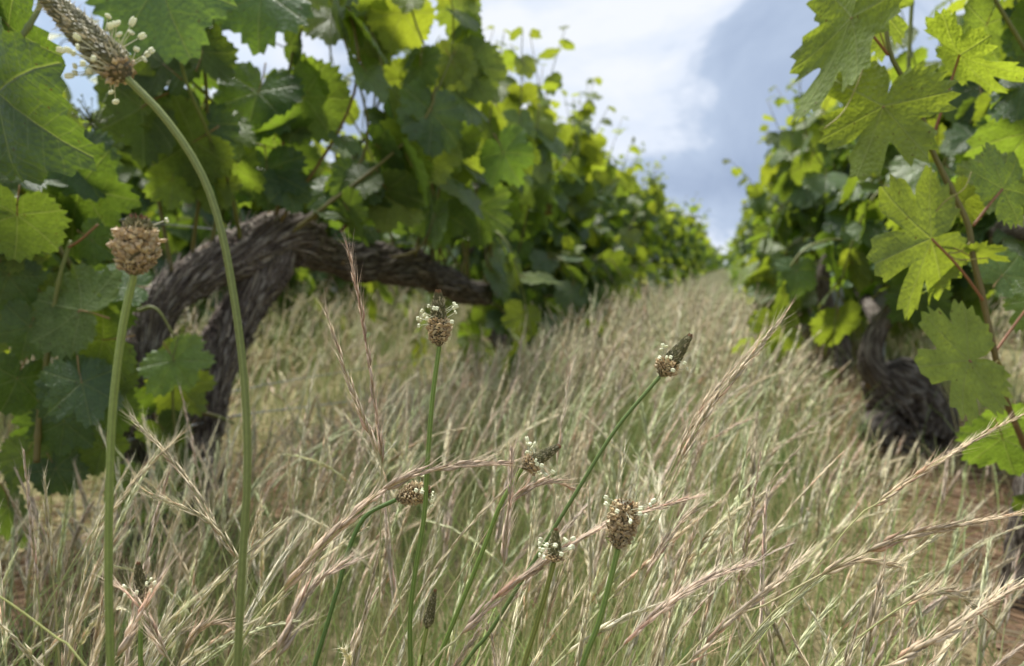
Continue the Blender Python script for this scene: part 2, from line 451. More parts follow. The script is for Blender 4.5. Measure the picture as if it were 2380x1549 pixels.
PET_END = np.array([0.0, -0.55, 0.12])
def leaf_mesh(name, N, rings, sinus, seed, petiole=True, mat=None):
    rg = np.random.default_rng(seed + 50)
    th, r = leaf_outline(N, sinus, 0.10 + 0.12 * rg.random(), True, seed)
    fold = rg.uniform(0.05, 0.35); droop = rg.uniform(0.1, 0.5); wav = rg.uniform(0.03, 0.11); ph = rg.uniform(0, 6.28)
    curl = rg.uniform(-0.25, 0.3)
    v = [[0, 0, 0]]; uv = [[.5, .5]]
    va = np.array([0.0, 0.91, 1.92])
    for f in rings:
        rr = r * f
        x, y = rr * np.sin(th), rr * np.cos(th)
        d = np.min(np.abs(np.abs(th)[:, None] - va[None]), 1)
        z = fold * np.abs(x) * 0.6 - droop * np.maximum(y, 0) ** 2 * 0.7 - 0.35 * droop * x * x + wav * np.sin(3 * th + ph) * rr ** 1.5
        z += 0.10 * np.minimum(d, .4) * rr * (1 - 0.5 * f) + curl * x * np.abs(x) * 0.5
        z += 0.05 * (vnoise(np.stack([x * 4 + seed, y * 4, x * 0], -1)) - 0.5) * f
        if f == 1: z += 0.018 * np.sin(17 * th + ph)
        v += list(np.stack([x, y, z], -1)); uv += list(np.stack([.5 + x * .45, .5 + y * .45], -1))
    v = np.array(v); j = np.arange(N); j2 = (j + 1) % N
    t = [np.stack([np.zeros(N, int), j2 + 1, j + 1], -1)]
    for k in range(len(rings) - 1):
        a, b2 = 1 + k * N, 1 + (k + 1) * N
        t += [np.stack([a + j, a + j2, b2 + j2], -1), np.stack([a + j, b2 + j2, b2 + j], -1)]
    t = np.vstack(t)
    # counter-clockwise seen from +Z
    b = Buf()
    n0 = np.cross(v[t[0][1]] - v[t[0][0]], v[t[0][2]] - v[t[0][0]])[2]
    t[:N] = t[:N] if n0 > 0 else t[:N][:, ::-1]
    q = t[N:]
    if len(q):
        s = np.cross(v[q[:, 1]] - v[q[:, 0]], v[q[:, 2]] - v[q[:, 0]])[:, 2]
        q = np.where((s < 0)[:, None], q[:, ::-1], q); t = np.vstack([t[:N], q])
    b.add(v, t, uv=np.array(uv))
    if petiole:
        p = spline([[0, 0.02, -0.004], [0, -0.25, 0.0], PET_END * [1, .8, .6], PET_END], 7)
        b.tube(p, np.linspace(0.011, 0.016, 7), 5, c=np.array([0.26, 0.17, 0.07]), mi=1)
    return b.mesh(name, [mat or M_LEAF, M_CANE], uv=True), (v, t, np.array(uv))

LEAF_NEAR = [leaf_mesh('leaf_blade', 104, (0.33, 0.68, 1.0), s, i)[0] for i, s in enumerate((0.15, 0.3, 0.1, 0.45, 0.2, 0.35, 0.25, 0.05))]
LEAF_LOBED = [leaf_mesh('lobed_leaf_blade', 128, (0.25, 0.5, 0.76, 1.0), s, 30 + i, petiole=False)[0] for i, s in enumerate((0.95, 0.8, 1.05, 0.9))]
LEAF_HERO = [leaf_mesh('broad_leaf_blade', 128, (0.25, 0.5, 0.76, 1.0), s, 60 + i, petiole=True)[0] for i, s in enumerate((0.15, 0.3, 0.05, 0.4, 0.2))]
_mid = [leaf_mesh('leaf_mid', 44, (0.55, 1.0), s, 80 + i) for i, s in enumerate((0.1, 0.35, 0.2, 0.5))]
LEAF_MID = [m[0] for m in _mid]; LEAF_MID_GEO = [m[1] for m in _mid]
LEAF_GEO = [leaf_mesh('leaf_far', 26, (1.0,), s, 90 + i, petiole=False)[1] for i, s in enumerate((0.2, 0.4, 0.1))]

def leaf_color(young, bright=1.0):
    return (float(np.clip(young, 0, 1)), float(bright), 0.0, 1.0)

def rot_from(y, z):
    y = nrm(y); z = nrm(z - y * (z @ y)); x = np.cross(y, z)
    return np.stack([x, y, z], -1)

def canopy(rg, cordon, nshoot, side, dens=1.0, h=(0.55, 0.95), size=0.095, spread=0.16, drop=0.12, lean_x=0.0):
    """shoots rising from the cordon with leaves at every node; returns [(shoot_path, radius, [(node, R, size, young, bright)])]"""
    out = []
    n = len(cordon)
    for k in range(nshoot):
        u = (k + rg.uniform(0.1, 0.9)) / nshoot
        base = cordon[min(int(u * n), n - 1)] + rg.normal(0, 0.012, 3)
        Ls = rg.uniform(*h)
        hang = rg.random() < drop
        sx = rg.normal(lean_x, spread); syy = rg.normal(0, 0.16)
        if hang:
            sgn = side if rg.random() < .65 else -side
            pts = [base, base + [sgn * .10, syy * .3, .16], base + [sgn * .26, syy, .14], base + [sgn * .34, syy * 1.2, -.08], base + [sgn * .36, syy * 1.4, -.30]]
        else:
            bow = rg.normal(0, 0.05, 3)
            pts = [base, base + np.array([sx * .6, syy * .4, Ls * .33]) + bow, base + np.array([sx, syy * .8, Ls * .68]) - bow * .5,
                   base + np.array([sx * 1.2 + rg.normal(0, .06), syy * 1.1, Ls])]
        path = spline(pts, 26)
        ln = np.linalg.norm(np.diff(path, axis=0), axis=1).sum()
        rad = np.linspace(0.0042, 0.0014, 26)
        leaves = []
        nodes = max(3, int(ln / 0.068 * dens))
        az0 = rg.uniform(0, 6.28)
        for i in range(nodes):
            s = (i + 0.6) / nodes
            node = path[min(int(s * 26), 25)]
            az = az0 + math.pi * i + rg.normal(0, .55)
            o = np.array([math.cos(az), math.sin(az), 0])
            o = nrm(o + np.array([side * .7, 0, 0]))
            sz = size * (1.0 if s < .75 else max(0.28, 1 - (s - .75) / .25 * .75)) * rg.uniform(.72, 1.15)
            if i == 0: sz *= .7
            dr = rg.normal(1.02, .36) if s < .85 else rg.normal(0.3, .4)
            tip = o * math.cos(dr) - np.array([0, 0, math.sin(dr)]) + rg.normal(0, .15, 3)
            nz = o * math.sin(dr) + np.array([0, 0, math.cos(dr)]) + rg.normal(0, .28, 3)
            young = np.clip((s - .4) * 1.3 + rg.normal(.16, .2), 0, 1)
            leaves.append((node, rot_from(tip, nz), sz, young, rg.uniform(.78, 1.22)))
            if s < .7 and rg.random() < .35 * dens:      # a lateral leaf from the same node
                az2 = az + rg.normal(1.5, .5); o2 = nrm(np.array([math.cos(az2), math.sin(az2), 0]) + np.array([side * .4, 0, 0]))
                dr = rg.normal(.8, .4)
                tip = o2 * math.cos(dr) - np.array([0, 0, math.sin(dr)]); nz = o2 * math.sin(dr) + np.array([0, 0, math.cos(dr)]) + rg.normal(0, .3, 3)
                leaves.append((node, rot_from(tip, nz), sz * rg.uniform(.45, .8), np.clip(young + .2, 0, 1), rg.uniform(.85, 1.2)))
        out.append((path, rad, leaves))
    return out

def cane_col(n, rg, red=0.5):
    g = np.array([0.16, 0.19, 0.045]); b = np.array([0.15, 0.075, 0.035])
    t = np.linspace(0, 1, n)[:, None]
    k = np.clip(red * (1 - t) + rg.normal(0, .1), 0, 1)
    return g * (1 - k) + b * k

def place_leaf(me, parent, base, node, Rm, sz, young, bright, pet=True):
    o = bpy.data.objects.new('leaf', me); COL.objects.link(o); o.parent = parent
    loc = node - Rm @ (PET_END * sz) if pet else node
    loc = loc - base
    o.matrix_basis = Matrix([[*(Rm[i] * sz), loc[i]] for i in range(3)] + [[0, 0, 0, 1]])
    o.color = leaf_color(young, bright)
    return o

LEAF_COUNT = {}
def add_shoots(vine, base, shoots, rg, meshes, red=0.45, keep=None, limit=250):
    """every shoot its own part, its leaves sub-parts; past the limit the rearmost shoots are one mass of foliage"""
    sel = []
    for path, rad, leaves in shoots:
        if keep is not None:
            kept = [l for l in leaves if keep(*l[:3])]
            if len(kept) < .45 * len(leaves): continue
            leaves = kept
        sel.append((path, rad, leaves))
    sel.sort(key=lambda q: np.linalg.norm(q[0].mean(0) - CAM))
    rest = []
    for path, rad, leaves in sel:
        c = LEAF_COUNT.get(vine.name, 0)
        if c + len(leaves) > limit:
            rest.append((path, rad, leaves)); continue
        LEAF_COUNT[vine.name] = c + len(leaves)
        b = Buf().tube(path - base, rad, 6, c=cane_col(len(path), rg, red))
        so = obj('shoot', b.mesh('shoot', M_CANE), vine)
        for (node, Rm, sz, yg, br) in leaves:
            place_leaf(meshes[rg.integers(len(meshes))], so, base, node, Rm, sz, yg, br)
    if rest:
        tag(obj('foliage', joined_foliage(rest, base, geos=LEAF_MID_GEO), vine), kind='stuff')

def joined_foliage(shoots, base, name='foliage', geos=None, canes=True, rg=None):
    b = Buf()
    geos = geos or LEAF_GEO
    for path, rad, leaves in shoots:
        if canes: b.tube(path[::5] - base, rad[::5], 4, c=np.array([0.15, 0.13, 0.05]), mi=1)
        for (node, Rm, sz, yg, br) in leaves:
            v, t, uv = geos[rng.integers(len(geos))]
            b.add((v * sz) @ Rm.T + (node - Rm @ (PET_END * sz)) - base, t, np.array([np.clip(yg, 0, 1), br, 0, 1]), 0, uv)
    return b.mesh(name, [M_LEAFJ, M_CANE], uv=True)

# ------------------------------------------------------------------ gnarled wood
def wood(path_pts, radii, n=140, k=64, ridge=0.16, lump=0.25, twist=5.0, seed=0, shade=1.0, fib=(7.0, 9.0)):
    """fibrous, twisted, lumpy limb as one closed skin"""
    pr = spline(np.hstack([np.asarray(path_pts, float), np.asarray(radii, float)[:, None]]), n)
    path, rad = pr[:, :3], np.maximum(pr[:, 3], .002)
    ln = np.concatenate([[0], np.cumsum(np.linalg.norm(np.diff(path, axis=0), axis=1))])
    T, A, B = frames(path)
    ph = np.linspace(0, 2 * np.pi, k, endpoint=False)
    S = ln[:, None] + 0 * ph[None]; PH = ph[None] + 0 * S
    tw = PH + twist * S
    q = np.stack([np.cos(tw) * fib[0], np.sin(tw) * fib[0], S * fib[1] + seed * 7.3], -1)
    rid = 1 - np.abs(2 * fbm(q, 2) - 1) * 1.6
    q2 = np.stack([np.cos(tw) * fib[0] * 2.3, np.sin(tw) * fib[0] * 2.3, S * fib[1] * 1.8 + seed * 3.1], -1)
    rid2 = 1 - np.abs(2 * vnoise(q2) - 1) * 1.6
    lm = fbm(np.stack([np.cos(PH) * 1.1, np.sin(PH) * 1.1, S * 11 + seed], -1), 3) - .5
    rr = rad[:, None] * (1 + ridge * (rid - .35) + ridge * .55 * (rid2 - .35) + lump * 2 * lm)
    v = path[:, None] + rr[..., None] * (np.cos(PH)[..., None] * A[:, None] + np.sin(PH)[..., None] * B[:, None])
    i = np.arange(n - 1)[:, None] * k; j = np.arange(k)[None]; j2 = (j + 1) % k
    a, b2, c2, d = (i + j), (i + j2), (i + k + j2), (i + k + j)
    tri = np.concatenate([np.stack([a, b2, c2], -1).reshape(-1, 3), np.stack([a, c2, d], -1).reshape(-1, 3)])
    vv = np.vstack([v.reshape(-1, 3), path[0], path[-1] + T[-1] * rad[-1] * .35])
    jj = np.arange(k)
    tri = np.vstack([tri, np.stack([np.full(k, n * k), (jj + 1) % k, jj], -1), np.stack([np.full(k, n * k + 1), (n - 1) * k + jj, (n - 1) * k + (jj + 1) % k], -1)])
    tint = (0.72 + 0.5 * fbm(np.stack([PH * 2, S * 9, S * 0 + seed], -1), 3)) * shade
    c = np.stack([tint, tint, tint], -1).reshape(-1, 3); c = np.vstack([c, c[0], c[-1]])
    uv = np.stack([tw / (2 * np.pi), S * 3.0 + seed], -1).reshape(-1, 2); uv = np.vstack([uv, uv[0], uv[-1]])
    return vv, tri, c, uv, (path, rad, T, A, B)

def bark_strips(fr, count, rg, base, length=(0.03, 0.09)):
    """loose peeling strips of bark, curling off the limb"""
    path, rad, T, A, B = fr
    b = Buf(); n = len(path)
    for _ in range(count):
        i = rg.integers(4, n - 12); ph = rg.uniform(0, 6.28)
        m = rg.integers(5, 9); L = rg.uniform(*length)
        step = np.linalg.norm(path[1] - path[0])
        w = rg.uniform(.0015, .0055); pts = []
        lift = rg.uniform(.05, .9); tw = rg.uniform(1.5, 7)
        for q in np.linspace(0, 1, m):
            ii = min(n - 1, i + int(q * L / step)); pp = ph - tw * q * L
            o = np.cos(pp) * A[ii] + np.sin(pp) * B[ii]; side = np.cross(T[ii], o)
            c0 = path[ii] + o * (rad[ii] * (1.06 + rg.uniform(0, .04)) + lift * .03 * q ** 2.5)
            ww = w * (1 - .7 * q)
            pts.append((c0 - side * ww, c0 + side * ww, c0 + o * .0015))
        pts = np.array(pts) - base
        v = pts.reshape(-1, 3); t = []
        for q in range(m - 1):
            a = 3 * q
            t += [[a, a + 2, a + 3], [a + 2, a + 5, a + 3], [a + 2, a + 1, a + 5], [a + 1, a + 4, a + 5]]
        sh = rg.uniform(.6, 1.7)
        uv = np.stack([np.tile([0, .04, .02], m) + rg.random(), np.repeat(np.linspace(0, .2, m), 3) + rg.random()], -1)
        b.add(v, t, np.full((len(v), 3), sh), 0, uv)
    return b.mesh('loose_bark', M_BARK, uv=True)

def wood_part(name, vine, base, **kw):
    pts = kw.pop('pts'); radii = kw.pop('radii')
    v, t, c, uv, fr = wood(pts, radii, **kw)
    b = Buf().add(v - base, t, c, 0, uv)
    return obj(name, b.mesh(name, M_BARK, uv=True), vine), fr

# ------------------------------------------------------------------ hero leaves, placed where the photograph shows them
def hero_leaf(parent, base, junction, tip, depth, dtip=0.0, up=True, roll=0.0, me=None, young=.2, bright=1.0, pitch=0.0, wid=1.0):
    a = P(junction[0], junction[1], depth); t = P(tip[0], tip[1], depth + dtip)
    y = t - a; sz = np.linalg.norm(y); y = y / sz; sz *= .74 if me not in LEAF_LOBED else .80
    z = nrm(CAM - a) * (1 if up else -1)
    z = nrm(z - y * (z @ y)); x = np.cross(y, z)
    z2 = z * math.cos(roll) + x * math.sin(roll)
    Rm = rot_from(y, z2)
    Rm = Rm.copy(); Rm[:, 0] *= wid
    return place_leaf(me, parent, base, a, Rm, sz, young, bright, pet=False)

def petiole(parent, base, pts, r0=.0016, r1=.0013, red=.8):
    p = spline([P(*q) if len(q) == 3 else q for q in pts], 14) - base
    rg = np.random.default_rng(len(pts))
    return obj('petiole', Buf().tube(p, np.linspace(r0, r1, 14), 6, c=np.array([0.15, 0.19, 0.05]) * (1 - red) + np.array([0.27, 0.10, 0.055]) * red).mesh('petiole', M_CANE), parent)

def cane(parent, base, pts, r, red=.6, seed=1, name='shoot'):
    rg = np.random.default_rng(seed)
    p = spline([P(*q) for q in pts], 60)
    rad = np.interp(np.linspace(0, 1, 60), np.linspace(0, 1, len(r)), r)
    for u in np.arange(0.12, 1, .17):       # swollen nodes
        rad = rad * (1 + .30 * np.exp(-((np.linspace(0, 1, 60) - u) / .014) ** 2))
    return obj(name, Buf().tube(p - base, rad, 10, c=cane_col(60, rg, red)).mesh(name, M_CANE), parent)

# ================================================================== LEFT ROW
ORD = ['', 'first', 'second', 'third', 'fourth', 'fifth', 'sixth', 'seventh', 'eighth', 'ninth', 'tenth', 'eleventh', 'twelfth', 'thirteenth', 'fourteenth']

GAPS = [(610, 200, 75), (180, 285, 65), (612, 372, 40), (800, 140, 36), (850, 300, 30), (712, 110, 30), (650, 60, 35), (470, 250, 30), (760, 400, 30), (240, 340, 45), (1000, 60, 40)]
def sky_gaps(node, Rm, sz):
    x, y, z = proj(node - Rm @ (PET_END * sz) + Rm[:, 1] * sz * .35)
    rr = sz * .6 / z * FPX
    return not any(math.hypot(x - a, y - b) < c + rr * .6 for a, b, c in GAPS)

def off_arch(node, Rm, sz):
    x, y, z = proj(node - Rm @ (PET_END * sz) + Rm[:, 1] * sz * .45)
    return not (300 < x < 800 and y > 480)

def left_edge_vine():
    rg = np.random.default_rng(21)
    base = np.array([XL - .06, 0.10, 0.0])
    v = empty('grapevine', base); tag(v, 'leafy grapevine filling the left edge, its trunk out of view', 'grapevine', 'vines of the left row')
    wood_part('trunk', v, base, pts=[base, base + [.02, .02, .2], base + [-.02, .06, .4], base + [.0, .12, .54]], radii=[.06, .045, .04, .05], n=70, k=40, seed=3)
    _, fr = wood_part('cordon', v, base, pts=[base + [0, .10, .52], base + [.0, .3, .57], base + [.03, .6, .56], base + [.02, .85, .57]], radii=[.04, .03, .025, .018], n=70, k=36, seed=4)
    sh = canopy(rg, fr[0], 5, 1, dens=.9, size=.09, lean_x=.0, drop=.1)
    add_shoots(v, base, sh, rg, LEAF_NEAR, keep=lambda nd, Rm, sz: proj(nd)[2] > .95 and sky_gaps(nd, Rm, sz) and off_arch(nd, Rm, sz))
    lowc = fr[0][15:] + [.12, .12, -.06]
    sl = canopy(rg, lowc, 9, 1, dens=1., size=.085, drop=.75, h=(.25, .45)) + canopy(rg, lowc - [0, 0, .2], 5, 1, dens=1., size=.08, drop=.5, h=(.2, .35))
    add_shoots(v, base, sl, rg, LEAF_NEAR, keep=lambda nd, Rm, sz: .92 < proj(nd)[2] < 2 and proj(nd - Rm @ (PET_END * sz) + Rm[:, 1] * sz * .5)[0] < 285)
    # long cane crossing the left of the frame and its leaves
    s = cane(v, base, [(85, 1075, .98), (92, 960, .98), (108, 840, .98), (122, 740, .98), (140, 640, .98), (165, 560, .99)], [.0042, .0036, .003, .0024], .55, 2)
    petiole(s, base, [(122, 805, .98), (150, 780, .97), (186, 722, .96)])
    petiole(s, base, [(160, 575, .98), (185, 560, .97), (228, 522, .97)])
    hero_leaf(s, base, (186, 722), (62, 700), .96, .05, False, .35, LEAF_HERO[0], .35, 1.0)
    hero_leaf(s, base, (240, 790), (95, 800), .99, .03, False, -.3, LEAF_HERO[1], .25, .95)
    hero_leaf(s, base, (185, 895), (60, 1000), .95, -.04, True, .2, LEAF_HERO[2], .05, .95)
    hero_leaf(s, base, (190, 890), (225, 1035), .93, -.03, True, -.3, LEAF_HERO[3], .05, .9, wid=.9)
    hero_leaf(s, base, (300, 660), (176, 628), 1.0, -.03, True, .75, LEAF_HERO[0], .15, 1.5)
    hero_leaf(s, base, (225, 690), (330, 800), 1.03, .02, True, .5, LEAF_HERO[4], .1, 1.1)
    hero_leaf(s, base, (60, 580), (10, 655), 1.0, .0, False, .2, LEAF_HERO[1], .75, 1.2)
    hero_leaf(s, base, (30, 540), (150, 560), 1.02, .02, False, .3, LEAF_HERO[3], .7, 1.1)
    hero_leaf(s, base, (20, 1180), (35, 1330), 1.0, .02, True, .9, LEAF_HERO[2], .1, .9, wid=.7)
    hero_leaf(s, base, (130, 1090), (180, 1180), 1.02, .0, True, .1, LEAF_HERO[4], .05, .8)
    for j, t, d, up, ro, me, yg, br in (((70, 760), (20, 880), 1.0, True, .4, 1, .1, 1.0), ((250, 860), (180, 960), 1.03, False, .2, 0, .4, 1.0),
            ((40, 880), (-10, 1010), .97, True, -.3, 4, .05, .9), ((150, 980), (130, 1100), .99, True, .3, 3, .1, .9), ((250, 930), (290, 1040), 1.05, True, .5, 2, .15, 1.0),
            ((110, 690), (200, 760), 1.04, False, .1, 3, .45, 1.05), ((20, 640), (-30, 760), 1.0, True, .3, 0, .1, 1.0), ((215, 560), (290, 620), 1.06, True, .5, 1, .15, 1.2),
            ((60, 1060), (20, 1150), 1.02, False, .3, 2, .25, .9), ((240, 1040), (210, 1130), 1.06, False, -.2, 4, .3, .9)):
        hero_leaf(s, base, j, t, d, .0, up, ro, LEAF_HERO[me], yg, br)
    # the big leaves overhead, close to the lens
    s2 = cane(v, base, [(-150, 260, .70), (-60, 190, .70), (30, 110, .72), (90, 20, .74), (110, -60, .76)], [.0035, .003, .0022], .4, 5)
    hero_leaf(s2, base, (-5, 215), (200, 430), .72, -.07, True, .75, LEAF_HERO[2], .0, .7, wid=.7)
    hero_leaf(s2, base, (20, 60), (130, 170), .78, -.05, True, .9, LEAF_HERO[1], .0, .75)
    hero_leaf(s2, base, (-30, 60), (90, 10), .78, .04, False, .3, LEAF_HERO[4], .15, .8)
    hero_leaf(s2, base, (40, 500), (40, 640), .86, .05, False, .3, LEAF_HERO[0], .2, .8)
    hero_leaf(s2, base, (-60, 420), (60, 520), .85, .02, False, -.2, LEAF_HERO[3], .15, .8)
left_edge_vine()

def main_vine():
    rg = np.random.default_rng(22)
    base = P(330, 1300, 1.30); base[2] = 0.0
    v = empty('grapevine', base)
    tag(v, 'old grapevine with shaggy forked trunk arching over into a long dark cordon', 'grapevine', 'vines of the left row')
    A = [(335, 1345, 1.32), (325, 1200, 1.31), (318, 1060, 1.31), (312, 920, 1.32), (340, 800, 1.34), (385, 700, 1.36), (470, 632, 1.40), (560, 588, 1.45), (630, 552, 1.50), (690, 548, 1.56), (735, 570, 1.62)]
    ra = [.042, .033, .027, .025, .027, .029, .031, .034, .038, .038, .031]
    ptsA = [P(*q) for q in A]; ptsA[0][2] = -0.02
    o, frA = wood_part('trunk', v, base, pts=ptsA, radii=ra, n=380, k=140, ridge=.38, lump=.32, twist=4, seed=1, fib=(8.5, 15.0))
    tag(obj('loose_bark', bark_strips(frA, 620, rg, base), v), kind='stuff')
    B = [(470, 1180, 1.46), (455, 1060, 1.45), (490, 900, 1.45), (525, 800, 1.46), (575, 700, 1.48), (625, 625, 1.50), (655, 575, 1.52)]
    ptsB = [P(*q) for q in B]; ptsB[0][2] = 0.02
    o, frB = wood_part('trunk', v, base, pts=ptsB, radii=[.046, .034, .031, .035, .032, .034, .024], n=260, k=130, ridge=.36, lump=.32, twist=3, seed=2, fib=(8, 15))
    tag(obj('loose_bark', bark_strips(frB, 340, rg, base), v), kind='stuff')
    C = [(690, 560, 1.56), (770, 600, 1.72), (850, 612, 1.86), (930, 616, 2.02), (1000, 640, 2.18), (1060, 668, 2.34), (1130, 688, 2.5)]
    o, frC = wood_part('cordon', v, base, pts=[P(*q) for q in C], radii=[.045, .036, .041, .046, .042, .040, .03], n=200, k=80, ridge=.2, lump=.42, twist=3, seed=5, shade=.62)  # bark colour darkened along the cordon to stand for shade under the leaves
    tag(obj('loose_bark', bark_strips(frC, 60, rg, base), v), kind='stuff')
    # pruned stub beside the foot
    o, fr = wood_part('pruned_stub', v, base, pts=[P(430, 1190, 1.38), P(462, 1150, 1.37), P(487, 1105, 1.36), P(488, 1070, 1.36)], radii=[.035, .028, .024, .022], n=50, k=48, ridge=.15, seed=9)
    # lower right branchlets, shade of the fork
    cane(v, base, [(470, 960, 1.35), (510, 970, 1.34), (545, 985, 1.34)], [.004, .002], .9, 8, 'twig')
    cane(v, base, [(445, 865, 1.22), (370, 725, 1.26), (320, 722, 1.26), (312, 705, 1.26)], [.0014, .0018, .002, .004], .5, 9, 'tendril')
    # young leaves low on the trunk
    s = cane(v, base, [(420, 1130, 1.25), (405, 980, 1.24), (400, 880, 1.23), (402, 838, 1.22), (415, 780, 1.23)], [.003, .002, .0015], .6, 10)
    hero_leaf(s, base, (405, 838), (462, 935), 1.22, -.02, True, .15, LEAF_HERO[3], .35, 1.75, wid=1.15)
    hero_leaf(s, base, (410, 895), (500, 985), 1.26, .03, False, .1, LEAF_HERO[1], .55, 1.15)
    hero_leaf(s, base, (405, 820), (425, 770), 1.25, .02, False, .2, LEAF_HERO[2], .6, 1.2)
    hero_leaf(s, base, (300, 940), (390, 965), 1.22, .02, True, .4, LEAF_HERO[4], .05, .9)
    hero_leaf(s, base, (380, 1000), (440, 1080), 1.25, .02, False, .3, LEAF_HERO[0], .2, .8)
    hero_leaf(s, base, (330, 1130), (300, 1270), 1.18, -.02, True, .2, LEAF_HERO[0], .12, 1.0)
    hero_leaf(s, base, (420, 1090), (470, 1160), 1.25, .0, True, .4, LEAF_HERO[2], .1, .8)
    # shoots on the arch, then along the cordon
    crown = np.vstack([frA[0][210:], frC[0][20:]])
    sh = canopy(rg, crown, 21, 1, dens=.95, size=.09, h=(.6, .98), lean_x=.03, drop=.05, spread=.14)
    far_end = np.vstack([frC[0][90:], spline([frC[0][-1], frC[0][-1] + [-.05, .35, .03], frC[0][-1] + [-.1, .7, .06]], 60)])
    sh += canopy(rg, far_end, 17, 1, dens=1.1, size=.09, h=(.55, .95), lean_x=.05, drop=.12, spread=.16)
    def keep(node, Rm, sz):
        j = node - Rm @ (PET_END * sz); c = j + Rm[:, 1] * sz * .5
        x, y, z = proj(c)
        if 330 < x < 760 and y > 500: return False       # the arch stands free
        if z < .8: return False
        if 760 < x < 1165 and y > 560: return False
        return not (x < 760 and y > 470) and sky_gaps(node, Rm, sz)
    add_shoots(v, base, sh, rg, LEAF_NEAR, keep=keep)
    # the long bare cane slanting up to the right
    s = cane(v, base, [(790, 540, 1.60), (850, 470, 1.60), (920, 375, 1.60), (985, 270, 1.60), (1030, 180, 1.61), (1055, 120, 1.62)], [.0048, .004, .0034, .0024], .75, 12)
    hero_leaf(s, base, (905, 460), (895, 585), 1.58, -.02, False, .1, LEAF_HERO[3], .55, 1.05, wid=1.05)
    hero_leaf(s, base, (960, 290), (890, 190), 1.62, .04, False, .3, LEAF_HERO[1], .8, 1.05, wid=1.1)
    hero_leaf(s, base, (985, 335), (1040, 480), 1.63, .02, False, -.3, LEAF_HERO[0], .6, 1.05)
    hero_leaf(s, base, (1045, 140), (1000, 215), 1.62, .02, False, .3, LEAF_HERO[2], .95, 1.1)
    hero_leaf(s, base, (1055, 150), (1100, 240), 1.62, .02, False, -.2, LEAF_HERO[4], .9, 1.1)
    hero_leaf(s, base, (1085, 150), (1160, 285), 1.70, .02, False, -.3, LEAF_HERO[0], .6, 1.1)
    # dark upright shoots against the sky
    s = cane(v, base, [(640, 520, 1.48), (655, 400, 1.45), (660, 280, 1.43), (672, 170, 1.42), (690, 60, 1.42), (700, -40, 1.42)], [.0038, .003, .0022], .5, 13)
    hero_leaf(s, base, (676, 105), (725, 115), 1.41, -.02, False, .2, LEAF_HERO[2], .1, .75, wid=1.2)
    hero_leaf(s, base, (705, 225), (810, 370), 1.42, .04, False, .15, LEAF_HERO[0], .25, 1.05, wid=1.05)
    hero_leaf(s, base, (640, 345), (795, 375), 1.44, .05, False, .45, LEAF_HERO[4], .1, .85)
    hero_leaf(s, base, (600, 215), (545, 365), 1.40, -.05, True, .45, LEAF_HERO[2], .0, 1.0, wid=1.0)
    hero_leaf(s, base, (655, 300), (715, 250), 1.40, -.06, True, 1.0, LEAF_HERO[1], .05, 1.0)
    hero_leaf(s, base, (620, 395), (625, 530), 1.42, -.03, True, .3, LEAF_HERO[3], .0, .8, wid=1.1)
    hero_leaf(s, base, (665, 430), (700, 520), 1.42, -.02, True, -.5, LEAF_HERO[0], .0, .8)
    s = cane(v, base, [(880, 540, 1.75), (882, 400, 1.74), (870, 250, 1.73), (885, 120, 1.72), (895, -40, 1.72)], [.004, .003, .0022], .5, 14)
    hero_leaf(s, base, (770, -30), (800, 145), 1.60, .0, False, .2, LEAF_HERO[4], .4, 1.05, wid=1.25)
    hero_leaf(s, base, (930, 30), (950, 160), 1.70, .02, False, -.1, LEAF_HERO[0], .5, 1.05)
    hero_leaf(s, base, (1170, 355), (1215, 460), 1.75, -.03, True, .35, LEAF_HERO[1], .0, 1.3)
    hero_leaf(s, base, (1060, 330), (1135, 300), 1.75, .03, False, .4, LEAF_HERO[2], .2, .9)
    hero_leaf(s, base, (1010, 480), (1020, 620), 1.85, .0, True, .3, LEAF_HERO[4], .05, .9)
    hero_leaf(s, base, (1110, 480), (1120, 620), 2.0, .0, True, .1, LEAF_HERO[3], .1, .85)
    # leaves top left on the near side, grey with sky gloss
    s = cane(v, base, [(560, 560, 1.42), (530, 420, 1.3), (480, 300, 1.2), (430, 180, 1.15), (410, 60, 1.12), (420, -60, 1.1)], [.004, .003, .0024], .4, 15)
    hero_leaf(s, base, (370, -40), (455, 205), 1.05, -.04, True, .35, LEAF_HERO[0], .0, 1.25, wid=.95)
    hero_leaf(s, base, (610, -20), (575, 160), 1.18, -.05, True, .5, LEAF_HERO[4], .0, 1.2)
    hero_leaf(s, base, (380, 150), (300, 90), 1.18, .05, False, .2, LEAF_HERO[3], .2, .8)
    hero_leaf(s, base, (330, 250), (215, 330), 1.2, .05, False, .4, LEAF_HERO[1], .3, .9, wid=1.2)
    hero_leaf(s, base, (450, 330), (330, 400), 1.22, .05, False, -.1, LEAF_HERO[0], .45, 1.0)
    hero_leaf(s, base, (470, 120), (490, 30), 1.18, .05, False, .3, LEAF_HERO[2], .3, .9)
    hero_leaf(s, base, (180, 370), (235, 480), 1.1, -.03, True, .2, LEAF_HERO[2], .0, .85)
    hero_leaf(s, base, (190, 430), (350, 500), 1.1, -.03, True, .6, LEAF_HERO[4], .05, .9)
    hero_leaf(s, base, (400, 420), (390, 520), 1.3, .0, True, .4, LEAF_HERO[3], .35, 1.2)
    hero_leaf(s, base, (500, 430), (560, 510), 1.3, .0, False, .3, LEAF_HERO[1], .5, 1.0)
    # flower cluster hanging against the sky
    b = Buf(); c0 = P(215, 285, 1.15)
